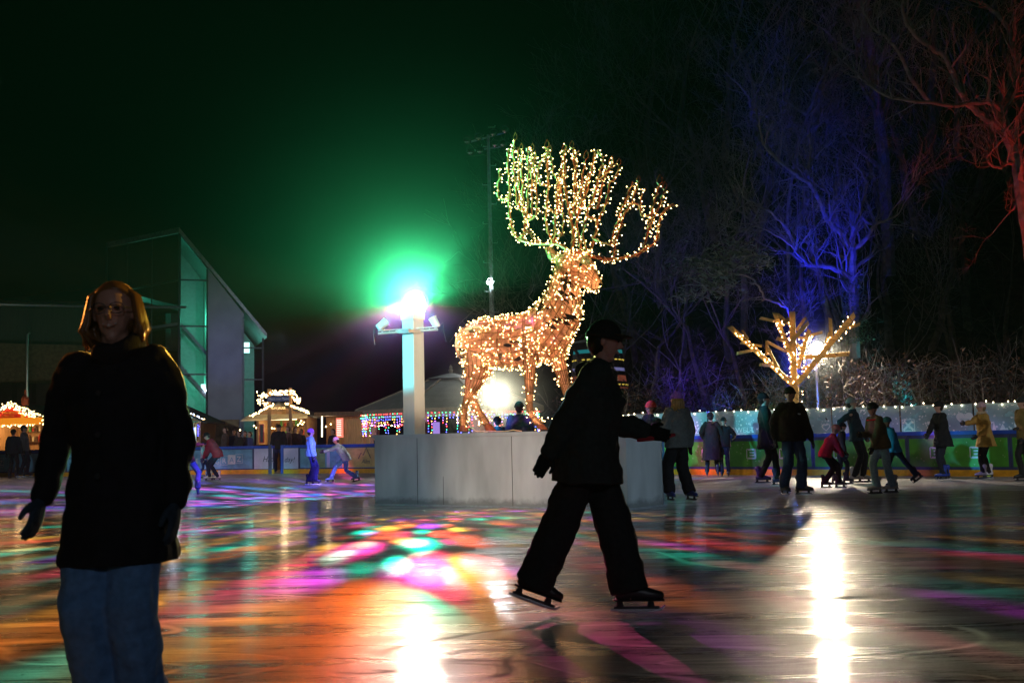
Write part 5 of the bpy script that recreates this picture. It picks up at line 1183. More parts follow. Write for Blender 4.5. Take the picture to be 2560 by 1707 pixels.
traced('red lit tree with twisted limbs at the edge of the wood', 29.5, [
 (.26, .20, 0, 0, [(1640, 1250), (1610, 1000), (1585, 850), (1565, 720), (1540, 640), (1505, 565)]),
 (.13, .05, 0, .4, [(1505, 570), (1492, 500), (1500, 450), (1530, 400), (1560, 340), (1555, 280), (1535, 210), (1530, 150), (1490, 90), (1440, 40), (1370, 0)]),
 (.11, .05, 0, -.4, [(1500, 580), (1440, 530), (1385, 490), (1330, 440), (1300, 390), (1275, 320), (1240, 250), (1150, 190), (1080, 110), (1055, 20)]),
 (.07, .03, -.2, -.8, [(1495, 490), (1440, 450), (1350, 450), (1280, 460), (1180, 445), (1080, 440), (980, 415), (860, 330)]),
 (.06, .03, -.2, -.6, [(1170, 440), (1100, 350), (1060, 270), (1000, 180), (920, 110), (880, 30)]),
 (.06, .02, 0, -.3, [(1550, 715), (1510, 715), (1475, 732), (1440, 715), (1425, 690), (1440, 665)]),
 (.05, .02, 0, .3, [(1560, 640), (1580, 560), (1600, 500)]), (.07, .02, 0, .3, [(1600, 840), (1560, 880), (1520, 930)]),
 (.05, .02, 0, -.3, [(1500, 460), (1480, 380), (1400, 330)])], K_, O_, 2, .25, 3, .95, .85)
# vines on the blue trunk, leafy clusters, undergrowth
ivy_m = mat('ivy_leaf', (.06, .10, .05), .5, var=.4); under_m = [mat('under_leaf', c, .7, var=.5) for c in ((.10, .075, .03), (.07, .08, .03), (.12, .06, .04))]
def leaf(mb, p, s, el=1.6):
    a = rv(1).normalized(); b = a.cross(rv(1)).normalized(); mb.quad(p - a*s*el, p + b*s*.5, p + a*s*el, p - b*s*.5)
m_ = MB()
for i in range(1500):
    f = TR.random(); q = at(1650 + (850-15*f)/K_, (1500-300*f)/K_, 33.4); an = TR.random()*6.28; rr_ = .2 + .25*TR.random()**2*(1.2-f)*1.6
    leaf(m_, q + Vector((math.cos(an)*rr_, math.sin(an)*rr_, 0)), TR.uniform(.025, .05), 1.1)
m_.build('ivy', ivy_m, label='ivy climbing the blue lit forked trunk', cat='ivy', kind='stuff')
m_ = MB()
for (cx, cy, rx, rz, n_) in ((345, 1110, .55, .28, 320), (265, 1150, .55, .3, 260), (430, 1130, .3, .3, 150), (150, 1150, .5, .18, 160), (230, 1240, .5, .28, 260), (270, 1190, .4, .3, 200), (120, 1290, .5, .15, 90)):
    c = at(1650+cx/K_, cy/K_, 31.2)
    for i in range(n_):
        q = c + Vector((TR.gauss(0, .5)*rx*1.6, TR.gauss(0, .4), TR.gauss(0, .5)*rz*1.4)); a = Vector((TR.uniform(-1, 1), TR.uniform(-.4, .4), TR.uniform(-.7, .2))).normalized(); b = a.cross(rv(1)).normalized(); s = TR.uniform(.04, .08); m_.quad(q-a*s*1.8, q+b*s*.35, q+a*s*1.8, q-b*s*.35)
m_.build('foliage', mat('long_leaf', (.14, .16, .12), .5), label='clusters of long narrow leaves lit blue over the banners', cat='foliage', kind='stuff')
def bush_proto(i, h_, r, leaves):
    t = thing('bush', (0, 0, 0), 'x', 'bush', 'undergrowth bushes behind the banners'); sm, lm = MB(), MB()
    for s_ in range(16):
        an = TR.random()*6.28; d = Vector((math.cos(an)*TR.uniform(.1, .6), math.sin(an)*TR.uniform(.1, .6), 1)).normalized(); q = Vector((math.cos(an)*r*.3, math.sin(an)*r*.3, -.1)); pts_ = [q]
        for j in range(6): d = (d+rv(.2)).normalized(); q = q+d*h_/6*TR.uniform(.7, 1.2); pts_.append(q)
        sm.tube(pts_, [.016*(1-.13*j) for j in range(7)], 4, 0, False)
        for j in range(2, 7):
            for _ in range(3): e_ = (rv(1)+ZUP*.4).normalized(); sm.tube([pts_[j], pts_[j]+e_*.25, pts_[j]+e_*.45+rv(.1)], [.007, .005, .003], 3, 0, False)
            for _ in range(leaves): leaf(lm, pts_[j] + rv(.34), TR.uniform(.02, .045), 1.3)
    sm.build('stem', twig_m[i % 3], t); lm.build('foliage', under_m[i % 3], t); return t
bp_ = [bush_proto(0, 1.9, .8, 22), bush_proto(1, 1.5, .9, 34), bush_proto(2, 2.3, .7, 14)]
ub = set(); cn = ['olive', 'brownish', 'purplish', 'sparse', 'tangled']
for i in range(44):
    px = 1490 + 1130*(i+TR.random())/44; Y = (32.8 - (px-1490)/1150*6.0) + TR.choice((.8, 2.0, 3.4, 5.0)) ; b = TR.randrange(3)
    o = bp_[b] if b not in ub else copy_tree(bp_[b]); ub.add(b); x = at(px, 1000, Y).x
    o.location = (x, Y, hz(x, Y)-.05); o.rotation_euler = (0, 0, TR.random()*6.28); s = TR.uniform(.8, 1.5); o.scale = (s, s, s)
    zone = 'behind the purple hat' if px < 1700 else ('behind the embracing couple' if px < 1870 else ('behind the man in jeans' if px < 2050 else ('behind the child in the pink helmet' if px < 2200 else ('behind the crossed square emblem' if px < 2340 else ('behind the white heart' if px < 2480 else 'at the edge of the picture')))))
    o['label'] = '%s bush %s, %s' % (cn[i % 5], zone, ['close to the banners', 'a step up the slope', 'further up the slope'][i % 3])
# ================================================================== PEOPLE
skin = mat('skin', (.50, .27, .19), .5, var=.08, scale=12); black_cloth = (.012, .012, .014)
blade_m = mat('blade_steel', (.6, .6, .62), .25, .9, var=.05); sole_m = mat('skate_sole', (.02, .02, .022), .5)
def ik(a, b, l1, l2, pole):
    d = b - a; L = min(d.length, (l1+l2)*.999); d.normalize()
    c = max(-1, min(1, (l1*l1 + L*L - l2*l2)/(2*l1*L))); p = (pole - d*pole.dot(d))
    p = p.normalized() if p.length > 1e-4 else perp(d)[0]
    return a + d*(l1*c) + p*(l1*math.sqrt(max(0, 1-c*c))), a + d*L
def hand_tubes(mb, wrist, d, side, s, curl=.5, mi=0, grow_=1.0):
    """palm, four unequal bent fingers, thumb from the side; d points down the hand, side towards the thumb"""
    d = d.normalized(); side = (side - d*side.dot(d)).normalized(); n = d.cross(side).normalized()
    mb.tube([wrist - d*.03*s, wrist, wrist + d*.05*s, wrist + d*.088*s], [(.025*s*grow_, .022*s*grow_), (.028*s*grow_, .019*s*grow_), (.040*s*grow_, .017*s*grow_), (.038*s*grow_, .014*s*grow_)], 10, mi, side=side, dome=True)
    for k, (o_, L) in enumerate(((.030, .068), (.010, .078), (-.010, .072), (-.029, .056))):
        a = wrist + d*.085*s + side*o_*s; dd = d; pts_ = [a]; q = a
        for j, f in enumerate((.42, .32, .26)):
            dd = (dd + n*curl*(.35+.3*j) + side*(o_*1.5 if j == 0 else 0)).normalized(); q = q + dd*L*s*f; pts_.append(q)
        mb.tube(pts_, [.0105*s*grow_, .010*s*grow_, .009*s*grow_, .0075*s*grow_], 7, mi, dome=True)
    a = wrist + d*.025*s + side*.026*s; dd = (d*.6 + side*.75 + n*.25).normalized(); q = a + dd*.035*s; r_ = q + (dd*.5+d*.6+n*.2).normalized()*.03*s; t_ = r_ + (d*.9+n*.3).normalized()*.026*s
    mb.tube([a, q, r_, t_], [.014*s*grow_, .012*s*grow_, .0105*s*grow_, .009*s*grow_], 7, mi, dome=True)
def skate(parent, ankle, f, s, colr, lift=.07, tilt=0.0, bsole=None):
    f = f.normalized(); sd = Vector((f.y, -f.x, 0)).normalized()
    up = sd.cross(f).normalized()
    if up.z < 0: up = -up
    g = ankle - up*(.065*s + lift)
    m_ = MB(); h0 = g + up*(lift)
    m_.tube([h0 + up*.22*s - f*.045*s, ankle + up*.10*s - f*.03*s, ankle + up*.03*s - f*.02*s, h0 + up*.045*s - f*.02*s], [(.050*s, .058*s), (.046*s, .055*s), (.043*s, .058*s), (.040*s, .06*s)], 12, side=sd, dome=True)
    m_.tube([h0 + up*.045*s - f*.065*s, h0 + up*.05*s, h0 + up*.045*s + f*.07*s, h0 + up*.035*s + f*.14*s, h0 + up*.03*s + f*.18*s], [(.036*s, .045*s), (.040*s, .052*s), (.044*s, .045*s), (.042*s, .033*s), (.03*s, .026*s)], 12, side=sd, dome=True)
    o = m_.build('ice_skate', mat('skate_boot', colr, .4, var=.12, coat=.2), parent, remesh=.012*s if s > .7 else .014, relax=1)
    m_ = MB(); m_.tube([h0 - f*.105*s + up*.004, h0 + f*.2*s + up*.004], [(.034*s, .008), (.034*s, .008)], 8, side=sd)
    for x in (-.065, .12): m_.tube([h0 + f*x*s, g + f*x*s + up*.03], [(.018, .02), (.010, .03)], 6, side=sd)
    m_.tube([g + f*(-.1*s) + up*.026, g + f*.17*s + up*.026], [(.006, .010), (.006, .010)], 6, side=sd); m_.build('blade_holder', sole_m, o)
    m_ = MB(); m_.tube([g - f*.12*s + up*.012, g - f*.05*s + up*.006, g + f*.1*s + up*.006, g + f*.18*s + up*.014, g + f*.205*s + up*.04], [(.0022, .010), (.0022, .012), (.0022, .012), (.0022, .012), (.0022, .004)], 6, side=sd); m_.build('blade', blade_m, o)
def person(label, px, py, top, face, jacket, trousers, skates=(.02, .02, .02), hat=None, hair=(.05, .03, .02), pos=None, h=None, hip=(0, 0), hipz=None, lean=(0, 0), head=(0, 0), feet=((-.12, 0, 0), (.12, 0, 0)), fdir=None,
           hands=None, jl=.10, wide=1.0, long_hair=0, helmet=None, scarf=None, glove=(.03, .03, .035), bulk=1.0, det=0, nofeet=False, lab_extra=None, pom=None, tiptoe=(0, 0), headface=None, body_only=False, hood=False, flare=1.0):
    """px,py: where the blades meet the ice; face: 0 towards the camera, 90 to the picture's right, 180 away"""
    O = pos if pos is not None else gnd(px, py); O = Vector((O.x, O.y, 0))
    if h is None: h = at(px, top, O.y).z
    s = (h-.07)/1.72
    Fv = Vector((math.sin(R(face)), -math.cos(R(face)), 0)); S = Vector((Fv.y, -Fv.x, 0))    # S: the person's own right
    lk = .07 if not nofeet else 0
    def L(v): return O + Vector(v)
    H = L((hip[0], hip[1], (hipz if hipz is not None else .925*s + lk)))
    tl = .50*s; lx, ly = lean; tz = math.sqrt(max(.05*s*s, tl*tl - lx*lx - ly*ly)); sp = Vector((lx, ly, tz)).normalized()
    NK = H + sp*tl; hd = (sp*.5 + ZUP*.6 + Vector((head[0], head[1], 0))).normalized(); HC = NK + hd*.165*s
    hf = Fv if headface is None else Vector((math.sin(R(headface)), -math.cos(R(headface)), 0))
    hf = (hf - hd*hf.dot(hd)).normalized(); hs = hd.cross(hf).normalized()
    # person facing F: right side = S
    Sb = (S - sp*S.dot(sp)).normalized()
    t = thing('person', O, label, 'person', None)
    vox = .016 if not det else .009
    # legs
    ftv = [L(f) for f in feet]; fd = fdir or (Fv, Fv); legs = []
    for i, sg in enumerate((-1, 1)):       # feet given picture-left first
        hj = H + Sb*(.085*s*(-sg if (S.x > 0) != (sg > 0) else sg) if abs(S.x) > .3 else .085*s*(1 if i == 0 else -1)*(1)) - ZUP*.02
        if abs(S.x) > .3: hj = H + Sb*(.085*s*(1 if (S.x > 0) == (sg > 0) else -1)) - ZUP*.02
        an = ftv[i] + ZUP*(lk + .085*s + (0 if not tiptoe[i] else .03))
        kn, an2 = ik(hj, an, .435*s, .425*s, Fv + ZUP*.1); legs.append((hj, kn, an2))
    sh = [NK - sp*.055*s + Sb*(.175*s), NK - sp*.055*s - Sb*(.175*s)]
    if (sh[0].x > sh[1].x): sh.reverse()          # picture-left first
    if abs(S.x) < .3 and False: pass
    arms = []
    for i in range(2):
        sg = -1 if i == 0 else 1
        if hands and hands[i] is not None: tg = L(hands[i])
        else: tg = sh[i] + Vector((0, 0, -.50*s)) + (sh[i]-NK).normalized()*.10*s + Fv*.08*s
        el, wr = ik(sh[i], tg, .285*s, .255*s, -Fv + (sh[i]-NK).normalized()*.5 - ZUP*.3); arms.append((sh[i], el, wr))
    # ---- body: one continuous surface
    b = MB(); hw = 1.0
    b.tube([H - sp*.06*s, H, H + sp*.14*s, H + sp*.32*s, H + sp*.43*s, NK], [(.12*s, .09*s), (.155*s, .105*s), (.125*s, .09*s), (.155*s, .105*s), (.15*s, .085*s), (.058*s, .058*s)], 14, side=Sb, dome=True)
    b.tube([NK - hd*.03*s, NK + hd*.09*s], [.055*s, .050*s], 10, dome=True)
    b.ell(HC + hd*.018*s - hf*.008*s, hs*.073*s, hf*.092*s, hd*.098*s, 20, 14)                     # cranium
    b.tube([HC - hd*.02*s + hf*.02*s, HC - hd*.075*s + hf*.030*s, HC - hd*.098*s + hf*.045*s], [(.062*s, .066*s), (.048*s, .050*s), (.026*s, .026*s)], 12, side=hs, dome=True)    # jaw
    b.tube([HC + hd*.018*s + hf*.082*s, HC - hd*.022*s + hf*.108*s, HC - hd*.028*s + hf*.09*s], [.009*s, .014*s, .012*s], 7, dome=True)   # nose
    b.tube([HC - hd*.056*s + hf*.084*s - hs*.018*s, HC - hd*.058*s + hf*.09*s, HC - hd*.056*s + hf*.084*s + hs*.018*s], .0075*s, 6, dome=True)
    for e in (-1, 1): b.ell(HC + hs*.074*s*e - hf*.005*s - hd*.005*s, hs*.010*s, hf*.018*s, hd*.030*s, 8, 6)
    for hj, kn, an in legs: b.tube([hj, hj.lerp(kn, .5), kn, kn.lerp(an, .35), an, an - ZUP*.03*s], [.078*s, .065*s, .050*s, .050*s, .036*s, .036*s], 10, dome=True)
    for sj, el, wr in arms:
        b.tube([sj, sj.lerp(el, .4), el, el.lerp(wr, .4), wr], [.050*s, .044*s, .036*s, .036*s, .024*s], 10, dome=True)
        d = (wr-el).normalized(); hand_tubes(b, wr, d, (Fv if abs(d.dot(Fv)) < .8 else ZUP), s, .35)
    b.build('body', skin, t, remesh=vox if not det else .006, relax=2)
    # ---- face
    if det or s > .8:
        m_ = MB()
        for e in (-1, 1): m_.ell(HC + hs*.030*s*e + hf*.083*s + hd*.008*s, hs*.013*s, hf*.006*s, hd*.007*s, 8, 6)
        m_.build('eye', mat('eye', (.02, .015, .012), .2), t)
    if det:
        m_ = MB(); m_.tube([HC - hd*.050*s + hf*.078*s - hs*.027*s, HC - hd*.060*s + hf*.093*s, HC - hd*.050*s + hf*.078*s + hs*.027*s], [(.002*s, .002*s), (.004*s, .0065*s), (.002*s, .002*s)], 8); m_.build('mouth', mat('teeth', (.62, .55, .5), .3), t)
    # ---- jacket
    jm = cloth(jacket); j = MB(); k = bulk
    hem = H - sp*jl*s*.3 - ZUP*(jl*s*.7)
    ring = [(hem, (.185*s*k*flare, (.145+.30*max(0, jl-.15))*s*k*flare)), (H, (.178*s*k, .135*s*k)), (H+sp*.14*s, (.155*s*k, .120*s*k)), (H+sp*.32*s, (.180*s*k, .130*s*k)), (H+sp*.43*s, (.180*s, .110*s)), (NK-sp*.005*s, (.085*s, .085*s)), (NK+hd*.045*s, (.066*s, .070*s))]
    j.tube([a for a, r_ in ring], [r_ for a, r_ in ring], 16, side=Sb, dome=False)
    for sj, el, wr in arms:
        j.tube([sj - (sj-NK).normalized()*.03*s, sj.lerp(el, .4), el, el.lerp(wr, .5), wr - (wr-el).normalized()*.015], [.070*s*k, .066*s*k, .057*s*k, .052*s*k, .042*s*k], 12, dome=True)
    if hood: j.tube([NK - hf*.05*s + hd*.0*s - hs*.07*s, NK - hf*.11*s - hd*.03*s, NK - hf*.05*s + hs*.07*s], [.035*s, .055*s, .035*s], 8, dome=True)
    else: j.tube([NK + hd*.02*s + (hs*math.cos(a_) + hf*math.sin(a_))*.062*s for a_ in [i*math.pi/6 for i in range(13)]], .020*s, 6)
    jo = j.build('jacket', jm, t, remesh=vox, relax=2, folds=.035*s)
    # ---- trousers
    if not body_only:
        tr = MB(); tr.tube([H + sp*.06*s, H - ZUP*.06*s], [(.152*s, .115*s), (.150*s, .118*s)], 14, side=Sb, dome=True)
        for hj, kn, an in legs:
            lo = an - ZUP*(.01 if not nofeet else .05); tr.tube([hj, hj.lerp(kn, .5), kn, kn.lerp(lo, .5), lo], [.092*s, .080*s*(.5+.5*wide), .066*s*wide, .064*s*wide, .066*s*wide], 12, dome=False)
        tr.build('trousers', cloth(trousers), t, remesh=vox, relax=2, folds=.03*s)
        for i, (hj, kn, an) in enumerate(legs):
            if not nofeet: skate(t, an, fd[i], s, skates, lk)
    # ---- gloves
    if glove:
        for sj, el, wr in arms:
            m_ = MB(); d = (wr-el).normalized(); hand_tubes(m_, wr, d, (Fv if abs(d.dot(Fv)) < .8 else ZUP), s, .35, 0, 1.22); m_.tube([wr - d*.05*s, wr + d*.01*s], [.034*s, .030*s], 10)
            m_.build('glove', cloth(glove), t, remesh=.006 if det else 0, relax=1, smooth=True)
    # ---- hair, hats
    if hair and not helmet:
        m_ = MB(); tl_ = R(38); m_.ell(HC + hd*.026*s - hf*.014*s, hs*.087*s, (hf*math.cos(tl_) + hd*math.sin(tl_))*.100*s, (hd*math.cos(tl_) - hf*math.sin(tl_))*.102*s, 18, 12, v0=.50); m_.ell(HC + hd*.010*s - hf*.040*s, hs*.083*s, hf*.075*s, hd*.11*s, 18, 12)
        if long_hair:
            hr = random.Random(px)
            for i in range(70 if not det else 240):
                a_ = math.pi*(-.14 + 1.28*i/(69 if not det else 239)); sdv = hs*math.cos(a_) - hf*math.sin(a_)
                p0 = HC + hd*(.118 if not hat else .02)*s - hf*.01*s + sdv*(.02 if not hat else .075)*s; p1 = HC + hd*(.06 if not hat else .0)*s + sdv*.088*s - hf*.012*s; p2 = HC - hd*.04*s + sdv*(.100+hr.uniform(0, .012))*s - hf*.01*s
                p3 = HC - hd*long_hair*.55*s + sdv*(.106+hr.uniform(-.005, .018))*s; p4 = HC - hd*(long_hair+hr.uniform(-.03, .02))*s + sdv*(.084+hr.uniform(-.02, .03))*s + rv(.008)
                m_.tube([p0, p1, p2, p3, p4], [.007*s, .013*s, .013*s, .012*s, .004*s], 5)
        hm_ = mat('hair', hair, .35, var=.3, scale=40, stretch=(1, 1, .1), spec=.6); ht = hm_.node_tree; hx = ht.nodes.new('ShaderNodeMixShader'); hl = ht.nodes.new('ShaderNodeBsdfTranslucent'); hx.inputs[0].default_value = .45
        ht.links.new(ht.nodes['Principled BSDF'].inputs['Base Color'].links[0].from_socket, hl.inputs[0]); ht.links.new(ht.nodes['Principled BSDF'].outputs[0], hx.inputs[1]); ht.links.new(hl.outputs[0], hx.inputs[2]); ht.links.new(hx.outputs[0], ht.nodes['Material Output'].inputs[0])
        m_.build('hair', hm_, t, smooth=True)
    if hat:
        m_ = MB(); m_.ell(HC + hd*.030*s - hf*.010*s, hs*.094*s, hf*.106*s, hd*.105*s, 20, 14, v0=.47)
        m_.tube([HC + hd*.028*s - hf*.010*s + (hs*math.cos(a_)*.095 + hf*math.sin(a_)*.107)*s for a_ in [i*math.pi/12 for i in range(25)]], [(.010*s, .020*s)]*25, 6)
        if pom: m_.sph(HC + hd*.15*s, .035*s, 10, 8)
        m_.build('hat', cloth(hat), t, smooth=True)
    if helmet:
        m_ = MB(); m_.ell(HC + hd*.035*s - hf*.008*s, hs*.105*s, hf*.122*s, hd*.110*s, 20, 14, v0=.42); hm_ = m_.build('helmet', mat('helmet', helmet, .3, var=.15, scale=8, coat=.3), t, smooth=True)
        m_ = MB(); m_.tube([HC + hs*.098*s - hd*.0*s, HC + hs*.06*s - hd*.10*s + hf*.03*s, HC - hd*.125*s + hf*.05*s, HC - hs*.06*s - hd*.10*s + hf*.03*s, HC - hs*.098*s], .006*s, 5); m_.build('chin_strap', sole_m, hm_)
    if scarf:
        m_ = MB(); m_.tube([NK + hd*.045*s + (hs*math.cos(a_) + hf*math.sin(a_))*.078*s for a_ in [i*math.pi/8 for i in range(17)]], .036*s, 8); m_.build('scarf', cloth(scarf), t, smooth=True)
    return dict(t=t, O=O, s=s, H=H, NK=NK, HC=HC, hd=hd, hf=hf, hs=hs, Fv=Fv, S=S, arms=arms, sp=sp, Sb=Sb)

# --- woman in the black coat, close to the camera
wp = at(300, 1100, 4.35)
W_ = person('woman in a long black coat and jeans skating towards the camera', 293, 1870, 700, -2, (.012, .011, .014), (.11, .25, .46), pos=wp, h=1.86, hair=(.30, .15, .05), long_hair=.125, det=1,
  hands=[(-.305, -.02, .98), (.235, -.04, .96)], jl=.29, wide=1.45, glove=(.03, .05, .07), feet=((-.06, 0, 0), (.11, .0, 0)), head=(-.03, 0), headface=6, flare=1.10, bulk=1.1, lean=(-.02, 0), scarf=None)
# collar, glasses
HC, hd, hf, hs, s_ = W_['HC'], W_['hd'], W_['hf'], W_['hs'], W_['s']
m_ = MB()
for e in (-1, 1):
    c = HC + hs*.033*s_*e + hf*.100*s_ + hd*.006*s_
    m_.tube([c + hs*(.028*s_*math.cos(a_)) + hd*(.021*s_*math.sin(a_)) - hf*(.004 if e*math.cos(a_) > 0 else 0) for a_ in [i*math.pi/9 for i in range(19)]], .0022, 6)
    m_.tube([c + hs*.027*s_*e, HC + hs*.078*s_*e + hf*.06*s_ + hd*.008*s_, HC + hs*.080*s_*e - hf*.01*s_ + hd*.006*s_], .002, 5)
m_.tube([HC + hs*.006*s_ + hf*.103*s_ + hd*.010*s_, HC - hs*.006*s_ + hf*.103*s_ + hd*.010*s_], .002, 5)
m_.build('glasses', black, W_['t'])
m_ = MB(); NKw = W_['NK']
m_.tube([NKw + hd*.035*s_ + (hs*math.cos(a_)*1.05 + hf*math.sin(a_))*.085*s_ - hd*(.05*s_*max(0, math.sin(a_))**2) for a_ in [-3.6 + i*4.1/16 + 1.57 for i in range(17)]], [(.03*s_, .055*s_)]*17, 8, dome=True)
m_.build('collar', cloth((.012, .011, .014)), W_['t'], smooth=True)
m_ = MB()
for k in range(4): q = W_['H'] + ZUP*(.36 - k*.16) + W_['Fv']*(.155) + W_['S']*.02; m_.tube([q, q + W_['Fv']*.012], .012, 8)
m_.build('button', sole_m, W_['t'])
# --- dark skater passing in front of the plinth
Dk = gnd(1560, 1537)
D_ = person('dark skater in a wide brimmed cap gliding past the plinth', 1480, 1530, 800, 80, (.03, .038, .034), (.022, .024, .024), pos=at(1500, 1534, Dk.y), h=1.95, hair=(.02, .015, .01), hip=(-.05, 0), hipz=1.09, lean=(.10, -.02), head=(.12, 0), det=1,
  feet=((-.44, .10, .03), (.20, -.05, 0)), fdir=(Vector((.93, 0, -.35)), Vector((1, -.05, 0))), hands=[(-.37, -.12, .98), (.36, .12, 1.20)], jl=.2, wide=1.8, glove=(.012, .012, .012), bulk=1.4, hat=(.02, .018, .015), hood=True)
HC, hd, hf, hs, s_ = D_['HC'], D_['hd'], D_['hf'], D_['hs'], D_['s']
m_ = MB(); m_.ell(HC + hd*.045*s_ + hf*.09*s_, hs*.085*s_, hf*.075*s_, hd*.012*s_, 16, 8); m_.build('cap_brim', cloth((.05, .035, .02)), D_['t'], smooth=True)
wr = D_['arms'][1][2]; m_ = MB(); m_.tube([wr + Vector((-.06, -.02, -.06)), wr + Vector((.04, -.02, -.045)), wr + Vector((.18, -.02, -.03))], [.012, .02, .012], 8, dome=True); m_.build('red_mitten', cloth((.35, .03, .04)), D_['t'])

A_ = person
J = A_('woman in a purple beanie with blond hair standing beside the plinth', 1700, 1253, 978, 205, (.10, .105, .095), (.010, .010, .011), (.02, .03, .16), hat=(.20, .09, .45), hair=(.45, .28, .07), long_hair=.24, wide=1.55, jl=.12, bulk=1.28,
   feet=((-.17, 0, 0), (.17, -.03, 0)), fdir=(Vector((.25, -1, 0)), Vector((.45, -1, 0))), hands=[(-.28, .12, 1.20), (.22, .05, .95)], headface=235, hood=True)
A_('person in a red cap leaning on the far edge of the plinth', 1630, 1240, 1000, -60, (.02, .03, .025), (.03, .03, .03), pos=at(1630, 1200, 20.2), h=None, hat=(.45, .05, .03), hair=(.15, .08, .03), hands=[(-.25, -.35, 1.26), (.30, -.45, 1.26)], lean=(0, -.12))
A_('man in a dark beanie behind the plinth near the deer', 1302, 1230, 1003, 185, (.03, .045, .04), (.02, .02, .03), pos=at(1302, 1200, 22.2), hat=(.03, .035, .03), bulk=1.3, jl=.1)
A_('low dark figure bending behind the plinth between the deer legs', 1246, 1230, 1040, 200, (.02, .03, .028), (.02, .02, .02), pos=at(1246, 1200, 23.5), hat=(.02, .02, .02), bulk=1.2)
A_('person in a long brown coat hugging a companion by the boards', 1782, 1193, 1030, 172, (.035, .018, .016), (.01, .01, .012), (.03, .03, .04), hat=(.02, .012, .012), jl=.52, bulk=1.25, flare=1.25, hands=[(-.20, .1, 1.0), (.22, .22, 1.15)], feet=((-.14, 0, 0), (.14, .02, 0)), hood=True)
A_('smaller companion in a black and yellow jacket hugging the long brown coat', 1814, 1192, 1042, -20, (.03, .012, .012), (.012, .02, .03), (.03, .05, .10), hat=(.02, .015, .012), bulk=1.1, hands=[(-.25, .05, 1.15), (.20, -.12, .95)], feet=((-.08, 0, 0), (.08, 0, 0)))
M = A_('man in a dark jacket and loose blue jeans gliding towards the camera', 1985, 1239, 966, 12, (.022, .018, .014), (.035, .065, .13), (.03, .03, .03), hat=(.02, .018, .015), jl=.10, wide=1.32, bulk=1.3,
   feet=((-.17, .02, 0), (.13, -.03, 0)), fdir=(Vector((.25, -1, 0)), Vector((.85, -.6, 0))), hands=[(-.30, -.02, 1.02), (.36, -.06, .92)], headface=-25)
q = M['NK'] - M['sp']*.16*M['s'] + M['Fv']*.145*M['s'] - M['S']*.08*M['s']; m_ = MB(); m_.ell(q, M['S']*.035, M['Fv']*.008, ZUP*.014, 10, 6); m_.build('chest_badge', wht, M['t'])
A_('tall dark figure blurred just behind the man in jeans', 1930, 1216, 980, 80, (.012, .013, .013), (.012, .012, .013), (.03, .03, .10), hat=(.012, .012, .012), hip=(-.04, .1), lean=(-.03, 0), feet=((-.16, .3, .04), (.12, 0, 0)), jl=.28, bulk=1.15)
c1 = A_('child in a crimson jacket and pink helmet bending forwards', 2078, 1222, 1042, 78, (.42, .015, .04), (.016, .012, .012), (.02, .02, .02), helmet=(.75, .22, .25), h=1.36, hip=(-.08, 0), hipz=.70, lean=(.17, 0), head=(.25, 0), hair=None, feet=((-.10, .08, 0), (.14, -.05, 0)), hands=[(.22, -.15, .62), (.28, .10, .70)], bulk=1.25, jl=.12, wide=1.15)
A_('dark hooded child beside the pink helmet', 2100, 1214, 1052, 70, (.02, .02, .022), (.02, .02, .03), hat=(.02, .015, .015), pos=at(2102, 1200, gnd(2102, 1212).y), h=1.30, lean=(.08, 0))
A_('skater in dark blue with a pale grey beanie', 2148, 1208, 992, 60, (.02, .035, .05), (.016, .016, .018), (.35, .33, .30), hat=(.32, .28, .27), lean=(-.05, 0), hip=(-.02, 0), feet=((-.10, 0, 0), (.10, .05, 0)), fdir=(Vector((.8, -.6, 0)), Vector((.8, -.6, 0))), jl=.12, hands=[(-.36, -.05, 1.05), (.15, -.1, .98)])
C_ = A_('skater in a tan hooded jacket, pale jeans and white skates', 2208, 1236, 1004, -75, (.16, .115, .06), (.34, .46, .55), (.65, .62, .58), helmet=(.02, .02, .02), hair=None, lean=(-.10, 0), hip=(.0, 0), feet=((-.12, -.05, 0), (.20, .08, 0)), fdir=(Vector((-1, -.2, 0)), Vector((-1, 0, 0))), hands=[(-.36, -.1, 1.05), (-.20, -.15, .80)], jl=.12, wide=1.2, bulk=1.25, hood=True)
m_ = MB(); q = C_['NK'] - C_['sp']*.05*C_['s']; m_.tube([q + Vector((-.16, -.10, .0)), q + Vector((-.02, -.15, .01))], [(.03, .014)]*2, 8, dome=True); m_.build('red_stripe', cloth((.9, .03, .04)), C_['t'])
A_('child in a bright blue jacket pushing off with a raised leg', 2238, 1224, 1045, -80, (.03, .25, .50), (.015, .03, .08), (.02, .03, .08), helmet=(.10, .25, .32), hair=None, h=1.38, hip=(.02, 0), lean=(-.10, 0), feet=((-.02, 0, 0), (.46, .12, .13)), fdir=(Vector((-1, 0, 0)), Vector((-.8, 0, -.6))), jl=.1, bulk=1.2)
A_('skater all in black wearing cobalt blue skates', 2360, 1201, 1002, -82, (.016, .018, .020), (.02, .025, .035), (.02, .06, .40), hat=(.016, .015, .015), lean=(-.05, 0), hip=(.02, 0), jl=.24, bulk=1.2, flare=1.1, hands=[(-.33, -.1, 1.0), (-.14, -.1, .78)], feet=((-.04, -.08, 0), (.08, .08, 0)), fdir=(Vector((-1, 0, 0)), Vector((-1, 0, 0))), hood=True)
